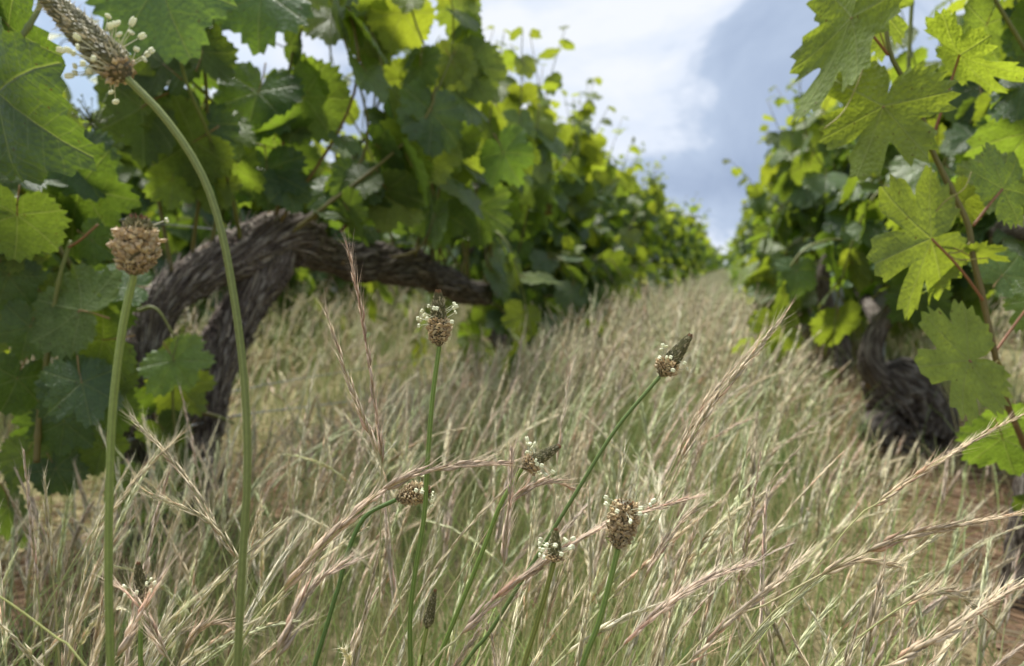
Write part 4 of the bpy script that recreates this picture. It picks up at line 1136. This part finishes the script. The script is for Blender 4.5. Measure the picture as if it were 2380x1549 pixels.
def build_grass():
    # --- near: stalks with every spikelet
    rg = np.random.default_rng(51)
    b = Buf()
    base = scatter(rg, 5700, -1.5, 1.3, .12, 1.55, .8)
    n = len(base)
    L = rg.uniform(.30, .50, n) * hgt_scale(base[:, 0]) * clump(base)
    lean_r = rg.random(n) < np.where(base[:, 0] < -.55, .5, .78)
    az = np.where(lean_r, rg.normal(.30, .62, n), rg.uniform(0, 6.28, n))
    th0 = np.abs(rg.normal(.13, .11, n)); th1 = np.clip(np.abs(rg.normal(.42, .42, n)) + .08, 0, 1.9)
    sp = spines(base, L, az, th0, th1, rg.uniform(1.1, 2.4, n), 16, rg.normal(0, .2, n))
    px, py, z = proj(sp.reshape(-1, 3)); px = px.reshape(n, -1); py = py.reshape(n, -1); z = z.reshape(n, -1)
    dmin = np.linalg.norm(sp - CAM, axis=2).min(1)
    # a hand's breadth is kept clear round the lens; stalks keep below the skyline the photograph shows
    lim = np.where(z.min(1) < .5, 1120, np.where(z.min(1) < .8, 1010, 880)) + rg.normal(0, 60, n)
    lim = np.where(px.mean(1) < 700, lim + 60, lim)
    lim = np.where(px.mean(1) > 1750, lim + 150, lim)
    lim = np.where(z.min(1) < .43, np.maximum(lim, 1380), lim)
    ok = (dmin > .27) & (z.min(1) > .24) & (py.min(1) > lim)
    sp = sp[ok]; n = len(sp)
    hc = head_cols(rg, n); sc = stem_cols(rg, n, 16, hc)
    batch_tube(b, sp, np.linspace(.0011, .0005, 16)[None] * rg.uniform(.8, 1.3, (n, 1)), sc, 3)
    spikelets(b, rg, sp, rg.uniform(.56, .76, n), 30, rg.uniform(.015, .021, n), rg.uniform(.0009, .0016, n), hc, nawn=2, spread=.09, awn=.016)
    print('near stalks', n)
    # --- middle
    rg = np.random.default_rng(52)
    base = np.vstack([scatter(rg, 5600, -1.3, .9, 1.4, 4.2), scatter(rg, 2800, -3.2, -1.0, 1.0, 6.0), scatter(rg, 900, .6, 2.4, 1.2, 4.5)])
    n = len(base)
    L = rg.uniform(.28, .47, n) * hgt_scale(base[:, 0]) * clump(base)
    az = np.where(rg.random(n) < .66, rg.normal(.30, .7, n), rg.uniform(0, 6.28, n))
    sp = spines(base, L, az, np.abs(rg.normal(.14, .12, n)), np.abs(rg.normal(.48, .46, n)) + .08, rg.uniform(1.1, 2.4, n), 9)
    hc = head_cols(rg, n)
    batch_tube(b, sp, np.linspace(.0011, .0007, 9)[None] * rg.uniform(.8, 1.4, (n, 1)), stem_cols(rg, n, 9, hc), 3)
    spikelets(b, rg, sp, rg.uniform(.56, .74, n), 10, rg.uniform(.026, .036, n), rg.uniform(.0016, .0024, n), hc, nawn=1, awn=.022, awnw=.0003, spread=.055)
    print('mid stalks', n)
    # --- far
    rg = np.random.default_rng(53)
    base = np.vstack([scatter(rg, 9000, -1.2, .8, 4.0, 10), scatter(rg, 9000, -1.1, .7, 9.5, 26), scatter(rg, 5000, -1.1, .7, 25, 60), scatter(rg, 3500, -4.5, -1.2, 4.5, 12)])
    n = len(base); far = np.clip(base[:, 1] / 12, .6, 5)
    L = rg.uniform(.28, .46, n) * clump(base) * hgt_scale(base[:, 0])
    az = np.where(rg.random(n) < .7, rg.normal(.25, .7, n), rg.normal(2.6, 1., n))
    sp = spines(base, L, az, np.abs(rg.normal(.1, .14, n)), np.abs(rg.normal(.8, .5, n)) + .1, rg.uniform(1.4, 3.0, n), 6)
    hc = head_cols(rg, n)
    wprof = np.array([.5, .5, .5, .9, 1.0, .25])[None] * .0026 * far[:, None]
    batch_ribbon(b, sp, wprof, stem_cols(rg, n, 6, hc))
    tag(obj('meadow_grass', b.mesh('meadow_grass', M_GRASS)), 'dense dry pinkish straw grass in seed filling the alley', 'grass', kind='stuff')
    # --- green and dry blades lower down
    rg = np.random.default_rng(54)
    b = Buf()
    base = np.vstack([scatter(rg, 9000, -1.5, 1.3, .12, 1.7, .8), scatter(rg, 7000, -1.3, .9, 1.5, 4.5), scatter(rg, 3500, -3.2, -1.0, 1.2, 6), scatter(rg, 3000, -1.2, .8, 4.5, 12)])
    n = len(base)
    L = rg.uniform(.12, .32, n); az = rg.uniform(0, 6.28, n)
    sp = spines(base, L, az, np.abs(rg.normal(.15, .15, n)), rg.uniform(.4, 1.7, n), rg.uniform(1.2, 2.5, n), 7)
    px, py, z = proj(sp.reshape(-1, 3)); z = z.reshape(n, -1); py = py.reshape(n, -1)
    ok = (np.linalg.norm(sp - CAM, axis=2).min(1) > .3) & ((z.min(1) > .7) | (py.min(1) > 1230))
    sp = sp[ok]; n = len(sp)
    far = np.clip(np.linalg.norm(sp[:, 0] - CAM, axis=1) / 3, .8, 2.5)
    g = np.array([[.18, .26, .09], [.28, .38, .13], [.48, .44, .23], [.56, .50, .30], [.36, .47, .16]])[np.where(fbm(np.stack([sp[:, 0, 0] * 5, sp[:, 0, 1] * 4, sp[:, 0, 0] * 0 + 2], -1), 2) > .56, rg.integers(2, size=n), rg.integers(5, size=n))] * rg.uniform(.8, 1.2, (n, 1))
    col = np.repeat(g[:, None], 7, 1)
    batch_ribbon(b, sp, np.array([.8, 1, 1, .9, .7, .45, .05])[None] * .0011 * far[:, None], col)
    tag(obj('grass_blades', b.mesh('grass_blades', M_GRASS)), 'green and dry grass blades growing low between the seed stalks', 'grass', kind='stuff')
    # --- straw litter lying under the rows
    rg = np.random.default_rng(55)
    b = Buf(); N = 9500
    x = np.where(rg.random(N) < .6, rg.normal(XR + .05, .22, N), rg.normal(XL, .2, N)); y = rg.uniform(.5, 5.5, N)
    base = np.stack([x, y, rg.uniform(.002, .035, N)], -1)
    sp = spines(base, rg.uniform(.05, .2, N), rg.uniform(0, 6.28, N), rg.uniform(1.35, 1.6, N), rg.uniform(1.45, 1.75, N), np.ones(N), 5, rg.normal(0, .5, N))
    g = np.array([[.40, .31, .19], [.33, .24, .15], [.24, .16, .10], [.46, .40, .29]])[rg.integers(4, size=N)] * rg.uniform(.8, 1.2, (N, 1))
    batch_ribbon(b, sp, np.full((N, 5), .0014) * rg.uniform(.6, 1.5, (N, 1)), np.repeat(g[:, None], 5, 1))
    tag(obj('straw_litter', b.mesh('straw_litter', M_GRASS)), 'dry straw and mown stalks lying on the soil under the rows', 'straw', kind='stuff')
build_grass()

def build_clods():
    rg = np.random.default_rng(56); b = Buf(); N = 2600
    x = np.where(rg.random(N) < .65, rg.normal(XR + .05, .2, N), rg.normal(XL, .18, N)); y = rg.uniform(.5, 5, N)
    oc = np.array([[1, 0, 0], [-1, 0, 0], [0, 1, 0], [0, -1, 0], [0, 0, 1], [0, 0, -1]], float)
    of = np.array([[0, 2, 4], [2, 1, 4], [1, 3, 4], [3, 0, 4], [2, 0, 5], [1, 2, 5], [3, 1, 5], [0, 3, 5]])
    for i in range(N):
        sc = .003 + .011 * rg.random() ** 3
        v = oc * rg.uniform(.6, 1.3, (6, 1)) * sc * [1, 1, .7]; a = rg.uniform(0, 6.28)
        v = v @ np.array([[math.cos(a), math.sin(a), 0], [-math.sin(a), math.cos(a), 0], [0, 0, 1]]) + [x[i], y[i], .012]
        b.add(v, of, np.array([.20, .13, .085]) * rg.uniform(.6, 1.4))
    tag(obj('soil_clods', b.mesh('soil_clods', M_CANE, smooth=False)), 'small brown soil clods scattered under the vine rows', 'clods', kind='stuff')
build_clods()

def to_ground(pts, rg, drift=.05):
    """carry a stalk whose foot is out of the frame on down to the soil in one smooth bend"""
    p = [P(*q) for q in pts]
    d = nrm(p[0] - p[1]); last = p[0]
    h = last[2]
    if h > .03:
        q1 = last + d * h * .35; q1[2] = h * .62
        foot = np.array([q1[0] + d[0] * h * .22 + rg.normal(0, drift * .3), q1[1] + d[1] * h * .22 + rg.normal(0, drift * .3), -.01])
        q2 = (q1 + foot) / 2 + d * h * .03
        p = [foot, q2, q1] + p
    return np.array(p)

def grass_things():
    G = [  # label, points from low to tip (px, py, depth), share of head, colour, width
        ('long arching pink-tan grass head sweeping right in front of centre', [(560, 1490, .40), (640, 1390, .40), (760, 1260, .41), (900, 1135, .42), (1050, 1085, .43), (1195, 1076, .44)], .82, (.50, .36, .26), 1.15),
        ('tall brownish grass head standing upright against the long cordon', [(885, 1180, .48), (886, 1060, .48), (870, 930, .48), (845, 760, .48), (825, 650, .48), (803, 560, .48)], .86, (.40, .25, .18), .75),
        ('pale twisted grass head leaning left of the brownish upright one', [(905, 1220, .47), (885, 1080, .47), (835, 950, .47), (795, 840, .47), (755, 715, .47)], .7, (.52, .42, .30), .7),
        ('long straw grass head leaning up to the right, tallest in the alley', [(1540, 1180, .52), (1590, 1060, .52), (1650, 950, .52), (1730, 850, .52), (1826, 732, .52)], .8, (.55, .47, .32), .85),
        ('slender grass head close beside the tallest leaning one', [(1500, 1230, .53), (1560, 1090, .53), (1625, 960, .53), (1690, 875, .53), (1760, 795, .53)], .66, (.50, .41, .27), .75),
        ('thin silvery white grass head upright right of centre', [(1285, 1230, .55), (1295, 1090, .55), (1310, 960, .55), (1328, 850, .55)], .62, (.62, .58, .46), .65),
        ('pale green grass stalk with pink head reaching the right edge', [(1640, 1480, .42), (1771, 1410, .42), (1984, 1297, .42), (2126, 1243, .42), (2375, 1193, .43)], .5, (.47, .36, .22), .95),
        ('straw grass head rising to the right edge below the lobed leaves', [(1960, 1240, .50), (2050, 1165, .50), (2148, 1094, .50), (2300, 1003, .51), (2400, 955, .51)], .86, (.50, .39, .22), .75),
        ('arched golden grass head in the lower right', [(1740, 1490, .42), (1850, 1385, .42), (1931, 1325, .42), (1985, 1306, .43), (2040, 1310, .43), (2095, 1318, .44)], .55, (.50, .40, .24), .9),
        ('greenish grass head arching over and down in the lower right corner', [(1925, 1555, .40), (2002, 1478, .40), (2108, 1403, .40), (2180, 1375, .41), (2251, 1400, .42), (2318, 1470, .42)], .62, (.42, .38, .20), .8),
        ('long pink-brown grass head running diagonally behind the brown plantain', [(1000, 1545, .40), (1040, 1510, .40), (1143, 1400, .41), (1267, 1307, .43), (1409, 1218, .46), (1500, 1188, .48), (1640, 1150, .50)], .9, (.46, .32, .24), 1.0),
        ('small arched pink grass head below the side-leaning plantain', [(1130, 1240, .50), (1196, 1158, .50), (1249, 1126, .50), (1285, 1119, .50), (1337, 1139, .51)], .8, (.48, .33, .25), .75),
        ('upright pinkish grass head crossing below the side-leaning plantain', [(1165, 1400, .44), (1172, 1290, .44), (1186, 1160, .44), (1190, 1038, .44)], .8, (.53, .41, .33), .7),
        ('bare yellow-green stalk crossing the bottom left corner', [(215, 1570, .34), (120, 1475, .34), (20, 1400, .34), (-60, 1350, .34)], .02, (.48, .50, .18), .9),
        ('grass head leaning from the vine foot across to the tall plantain stem', [(560, 1450, .55), (533, 1335, .55), (498, 1225, .55), (462, 1158, .55), (391, 1062, .55), (300, 965, .55)], .7, (.47, .42, .27), .8),
        ('grass head crossing the other way in front of the shaggy trunk', [(180, 1290, .55), (263, 1183, .55), (320, 1112, .55), (420, 1012, .55)], .75, (.50, .46, .30), .7),
        ('green ribbed grass head nodding left between the two tall plantain stems', [(600, 1400, .50), (551, 1300, .50), (491, 1218, .50), (427, 1183, .50), (335, 1145, .50)], .75, (.42, .40, .22), .7),
        ('pink grass head leaning right at the bottom left plantain', [(250, 1570, .40), (275, 1525, .40), (320, 1442, .40), (382, 1330, .40)], .95, (.56, .43, .34), 1.0),
        ('short pink grass head leaning left at the bottom left plantain', [(430, 1590, .42), (391, 1531, .42), (320, 1403, .42), (263, 1355, .42)], .8, (.53, .42, .32), .8),
        ('grass head arching over in the bottom left between the plantain stems', [(405, 1570, .42), (445, 1485, .42), (491, 1450, .42), (520, 1450, .42), (548, 1468, .42)], .85, (.48, .36, .25), .85),
        ('leaning pink grass head at the bottom right of the tall plantain stem', [(600, 1600, .37), (640, 1530, .37), (693, 1414, .38), (740, 1350, .39), (830, 1300, .40)], .8, (.54, .40, .31), 1.0),
        ('upright pale pink grass head right of the brown plantain', [(1470, 1420, .48), (1500, 1340, .48), (1560, 1240, .48), (1620, 1180, .48)], .75, (.54, .42, .32), .7),
        ('thick pale grass head upright in the lower right', [(1990, 1600, .42), (2010, 1540, .42), (2030, 1440, .42), (2045, 1370, .42), (2060, 1300, .42)], .85, (.55, .47, .33), .95),
        ('striped straw grass head entering at the bottom right corner', [(1960, 1620, .38), (2080, 1540, .38), (2200, 1470, .38), (2300, 1400, .39), (2400, 1350, .39)], .8, (.50, .40, .26), .95),
        ('pale grass head leaning right along the bottom edge of the alley', [(1520, 1600, .40), (1600, 1540, .40), (1700, 1440, .40), (1790, 1370, .40), (1870, 1290, .41)], .8, (.56, .46, .33), .9),
        ('pinkish grass head fanning right above the bottom edge', [(1380, 1600, .41), (1450, 1500, .41), (1560, 1400, .42), (1660, 1340, .43), (1760, 1310, .44)], .8, (.52, .38, .30), .9),
    ]
    for i, (label, pts, head, colr, w) in enumerate(G):
        rg = np.random.default_rng(600 + i)
        inframe = np.linalg.norm(np.diff([P(*q) for q in pts], axis=0), axis=1).sum()
        p = to_ground(pts, rg)
        K = 44
        sp = spline(p, K)
        tot = np.linalg.norm(np.diff(sp, axis=0), axis=1).sum()
        h0 = 1 - head * inframe / tot
        base = sp[0].copy(); base[2] = 0
        e = empty('grass_stalk', base); tag(e, label, 'grass stalk', 'seeding grass stalks in the foreground')
        hc = np.array([colr]); sp = (sp - base)[None]
        b = Buf(); sc = stem_cols(rg, 1, K, hc)
        batch_tube(b, sp, (np.linspace(.00095, .0005, K) * w)[None], sc, 5)
        obj('stem', b.mesh('stem', M_GRASS), e)
        if head > .1:
            b = Buf(); Lh = head * inframe; M = int(np.clip(Lh / .0026, 20, 80))
            spikelets(b, rg, sp, np.array([h0]), M, np.array([.0165 * w ** .5]), np.array([.0015 * w]), hc * .5 + np.array([[.37, .315, .235]]), spread=.13, awn=.018, nawn=4, awnw=.00014)
            obj('seed_head', b.mesh('seed_head', M_GRASS), e)
grass_things()

# ================================================================== plantains
ANTHER_ME = None
def anther_mesh():
    """pale two-lobed anther on the end of its thread, thread base at the origin, pointing along +Z"""
    out = []
    for q in range(3):
        rg = np.random.default_rng(q); b = Buf()
        bx, by = rg.normal(0, .14, 2)
        p = spline([[0, 0, 0], [bx * .5, by * .5, .4], [bx, by, .8], [bx * 1.2, by * 1.2, 1.0]], 8)
        b.tube(p, np.linspace(.035, .022, 8), 4, c=np.array([.62, .62, .46]))
        c = p[-1]
        for sx in (-1, 1):
            th = np.linspace(0, np.pi, 6); ph = np.linspace(0, 2 * np.pi, 8, endpoint=False)
            X = np.sin(th)[:, None] * np.cos(ph) * .11 + sx * .075; Y = np.sin(th)[:, None] * np.sin(ph) * .12; Z = np.cos(th)[:, None] * .20 + 0 * ph
            v = np.stack([X, Y, Z], -1).reshape(-1, 3)
            a = .9 * sx * 0 + q * .7; Rx = np.array([[1, 0, 0], [0, math.cos(a), -math.sin(a)], [0, math.sin(a), math.cos(a)]])
            v = v @ Rx.T + c + [0, 0, .1]
            i = np.arange(5)[:, None] * 8; j = np.arange(8)[None]; j2 = (j + 1) % 8
            t = np.concatenate([np.stack([i + j, i + 8 + j, i + 8 + j2], -1).reshape(-1, 3), np.stack([i + j, i + 8 + j2, i + j2], -1).reshape(-1, 3)])
            b.add(v, t, np.array([.86, .87, .66]))
        out.append(b.mesh('anther', M_ANTH))
    return out
ANTHERS = anther_mesh()

def scale_geo(rg, c0, d, out, L, W, cup):
    """one overlapping bract or floret: a small cupped, pointed scale with thickness"""
    side = np.cross(d, out)
    p = [c0, c0 + d * L * .35 + side * W + out * cup * .3, c0 + d * L * .35 - side * W + out * cup * .3, c0 + d * L * .55 + out * cup, c0 + d * L + out * cup * .55, c0 + d * L * .4 - out * W * .5]
    return np.array(p), np.array([[0, 3, 1], [0, 2, 3], [3, 4, 1], [3, 2, 4], [0, 1, 5], [5, 1, 4], [0, 5, 2], [5, 4, 2]])

def plantain(label, stem_pts, head_base, head_tip, rmax, r_stem, spent=.45, n_anth=16, ring=.55, anth_len=.0055, seed=0, fluffy=0.0, dark=1.0, depth=None, tipd=0.0, stem_col=(.17, .25, .055), cone=.55):
    rg = np.random.default_rng(700 + seed)
    d = depth
    p_stem = to_ground([(x, y, d if len(q) == 0 else q[0]) for (x, y, *q) in stem_pts], rg)
    base = p_stem[0].copy(); base[2] = 0
    e = empty('plantain', base); tag(e, label, 'plantain', 'ribwort plantains in flower')
    ps = spline(p_stem, 70)
    # ribbed stem
    k = 10; b = Buf()
    T, A, B = frames(ps); ph = np.linspace(0, 2 * np.pi, k, endpoint=False)
    rad = np.linspace(1.12, .92, 70) * r_stem
    rr = rad[:, None] * (1 + .16 * np.cos(5 * ph))[None]
    v = ps[:, None] + rr[..., None] * (np.cos(ph)[None, :, None] * A[:, None] + np.sin(ph)[None, :, None] * B[:, None]) - base
    i = np.arange(69)[:, None] * k; j = np.arange(k)[None]; j2 = (j + 1) % k
    tri = np.concatenate([np.stack([i + j, i + j2, i + k + j2], -1).reshape(-1, 3), np.stack([i + j, i + k + j2, i + k + j], -1).reshape(-1, 3)])
    cs = np.array(stem_col)[None, None] * (1 + .28 * np.cos(5 * ph))[None, :, None] * (np.linspace(.8, 1.15, 70))[:, None, None]
    b.add(v, tri, cs.reshape(-1, 3))
    obj('stem', b.mesh('stem', M_PLANT), e)
    hb = P(head_base[0], head_base[1], d); ht = P(head_tip[0], head_tip[1], d + tipd)
    ax = ht - hb; H = np.linalg.norm(ax); ax /= H
    a1 = nrm(np.cross(ax, [0.2, .9, .1])); a2 = np.cross(ax, a1)
    def prof(u):      # swollen where spent, tapering to the bud cone
        return rmax * (np.clip(u / .12, 0, 1) ** .6) * np.where(u < spent, .50 + .50 * np.sin(np.pi * .82 * np.clip(u / max(spent, .01), 0, 1) ** 1.1), np.clip(1 - (u - spent) / max(1e-3, 1.02 - spent), 0, 1) ** cone * .84 + .0) * (1 if spent > 0 else 1)
    us = np.linspace(0, 1, 24)
    cone_rad = np.maximum(np.array([float(prof(np.array(u))) for u in us]) * .72, .0003)
    hd = Buf(); hd.tube(np.array([hb + ax * H * u for u in us]) - base, cone_rad, 12, c=np.array([.10, .085, .04]) * dark)
    n = int(230 + 3.0e4 * H * rmax * 40)
    n = min(n, 560)
    fl = Buf(); nf = 0
    for q in range(n):
        u = (q + .5) / n
        an = q * 2.399963
        o = math.cos(an) * a1 + math.sin(an) * a2
        r0 = float(prof(np.array(u)))
        c0 = hb + ax * H * u * .97 + o * r0 * (.68 + (rg.normal(0, .1) if u < spent else 0))
        if u < spent:
            dd = nrm(ax * rg.uniform(.35, 1.0) + o * rg.uniform(.25, .9) + rg.normal(0, .25 + fluffy, 3))
            L = r0 * rg.uniform(.34, .52); W = r0 * rg.uniform(.15, .25)
            tcol = np.array([.52, .38, .21]) if rg.random() < .6 else np.array([.64, .52, .31])
            f = u / max(spent, .01)
            tcol = tcol * (.55 + .55 * f)
            v, t = scale_geo(rg, c0, dd, nrm(o - dd * (o @ dd)), L, W, W * .9)
            fl.add(v - base, t, tcol * rg.uniform(.7, 1.25)); nf += 1
        else:
            dd = nrm(ax + o * rg.uniform(.1, .38))
            L = rmax * rg.uniform(.34, .5) * (1.1 - .5 * u); W = rmax * .135 * (1.15 - .6 * u)
            pale = rg.random() < .18
            tcol = (np.array([.135, .13, .055]) if not pale else np.array([.34, .31, .19])) * dark
            if u > .95: tcol = np.array([.22, .11, .05])
            v, t = scale_geo(rg, c0, dd, nrm(o - dd * (o @ dd)), L, W, W * .8)
            hd.add(v - base, t, tcol * rg.uniform(.6, 1.35))
    ho = obj('flower_head', hd.mesh('flower_head', M_PLANT, smooth=False), e)
    if nf: obj('withered_florets', fl.mesh('withered_florets', M_PLANT, smooth=False), ho)
    # whiskery bract tips round the head
    wb = Buf()
    for q in range(190):
        u = rg.uniform(.05, .9); an = rg.uniform(0, 6.28); o = math.cos(an) * a1 + math.sin(an) * a2
        c0 = hb + ax * H * u + o * float(prof(np.array(u))) * .9
        dd = nrm(o + ax * rg.uniform(0, 1.2) + rg.normal(0, .3, 3)); L = rmax * rg.uniform(.2, .5); s = nrm(np.cross(dd, ax)) * rmax * .022
        wb.add(np.array([c0 - s, c0 + s, c0 + dd * L]) - base, [[0, 1, 2]], np.array([.55, .48, .32]))
    obj('bract_hairs', wb.mesh('bract_hairs', M_PLANT), ho)
    for q in range(n_anth):
        an = rg.uniform(0, 6.28); o = math.cos(an) * a1 + math.sin(an) * a2
        u = np.clip(ring + rg.normal(0, .07), .05, .95)
        c0 = hb + ax * H * u + o * float(prof(np.array(u))) * .8
        dd = nrm(o * rg.uniform(.7, 1.2) + ax * rg.uniform(-.2, .75) + rg.normal(0, .12, 3))
        L = anth_len * rg.uniform(.6, 1.25)
        Rm = rot_from(nrm(np.cross(dd, [.3, .1, 1.0])), dd)
        ao = bpy.data.objects.new('anther', ANTHERS[q % 3]); COL.objects.link(ao); ao.parent = ho
        loc = c0 - base; wd = .0052
        S = np.array([wd, wd, L])[None]
        Rs = Rm * np.array([.0062, .0062, 1.0])[None]
        zc = .0062 if L < .0062 else L
        Rs = np.stack([Rm[:, 0] * .0072, Rm[:, 1] * .0072, Rm[:, 2] * max(L, .0045)], -1)
        ao.matrix_basis = Matrix([[*Rs[i], loc[i]] for i in range(3)] + [[0, 0, 0, 1]])
    return e

plantain('tall plantain at top left, dark head bent over with drooping pale anthers',
         [(552, 1565), (565, 1300), (576, 1100), (570, 900), (546, 700), (511, 520), (462, 390), (382, 272), (297, 184)], (297, 184), (75, -45), .0112, .0016,
         spent=.08, n_anth=28, ring=.17, anth_len=.0095, seed=1, depth=.32, dark=1.05, tipd=.01, cone=.42, stem_col=(.20, .24, .075))
plantain('tall plantain at left with fat tan withered head and dark round tip',
         [(258, 1565), (253, 1350), (255, 1150), (263, 950), (286, 760), (312, 640)], (312, 642), (322, 505), .0094, .0016,
         spent=.80, n_anth=3, ring=.8, seed=2, depth=.32, fluffy=.35, dark=1.3, cone=.4, stem_col=(.22, .28, .075))
plantain('upright plantain in the centre with tan seeds below a green cone and white anthers',
         [(955, 1560), (953, 1450), (962, 1350), (986, 1200), (992, 1100), (1005, 930), (1021, 806)], (1021, 808), (1018, 674), .0072, .0013,
         spent=.50, n_anth=18, ring=.56, anth_len=.0062, seed=3, depth=.44, cone=.5)
plantain('plantain right of centre on a slanting stem, narrow dark head pointing up right',
         [(1080, 1545), (1130, 1480), (1200, 1370), (1330, 1160), (1430, 1000), (1533, 876)], (1533, 876), (1606, 778), .0075, .0012,
         spent=.36, n_anth=12, ring=.30, anth_len=.0060, seed=4, depth=.48, cone=.55, stem_col=(.13, .19, .055))
plantain('plantain leaning sideways beside the end of the arching pink grass',
         [(1010, 1560), (1040, 1480), (1090, 1360), (1130, 1260), (1165, 1170), (1213, 1090)], (1213, 1090), (1302, 1036), .0062, .0013,
         spent=.34, n_anth=18, ring=.34, anth_len=.0075, seed=5, depth=.45, cone=.5)
plantain('plantain with horizontal tan head tucked under the arching pink grass',
         [(770, 1420), (786, 1370), (810, 1280), (850, 1200), (920, 1162)], (920, 1160), (1000, 1138), .0066, .0013,
         spent=.85, n_anth=12, ring=.7, anth_len=.0060, seed=6, depth=.45, stem_col=(.10, .17, .045))
plantain('small plantain low centre ringed with white anthers on a straight stem',
         [(1212, 1565), (1235, 1490), (1265, 1390), (1287, 1308)], (1287, 1308), (1292, 1230), .0058, .0014,
         spent=.25, n_anth=20, ring=.4, anth_len=.0070, seed=7, depth=.42, dark=1.5, stem_col=(.19, .21, .05), cone=.6)
plantain('plantain with fluffy brown spent head low right of centre',
         [(1345, 1570), (1390, 1450), (1415, 1360), (1436, 1277)], (1436, 1277), (1456, 1165), .0086, .0016,
         spent=.97, n_anth=9, ring=.86, anth_len=.0085, seed=8, depth=.42, fluffy=.3, stem_col=(.17, .25, .06))
plantain('plantain in narrow dark bud without anthers near the bottom centre',
         [(972, 1570), (980, 1520), (992, 1460)], (992, 1460), (1012, 1370), .0046, .0012,
         spent=0.0, n_anth=0, seed=9, depth=.42, cone=.55, stem_col=(.2, .24, .06))
plantain('plantain with brown-tipped cone half hidden in grass at the bottom left',
         [(327, 1570), (327, 1480), (328, 1400)], (328, 1400), (321, 1308), .0062, .0013,
         spent=.2, n_anth=11, ring=.3, anth_len=.0065, seed=10, depth=.44, cone=.6)
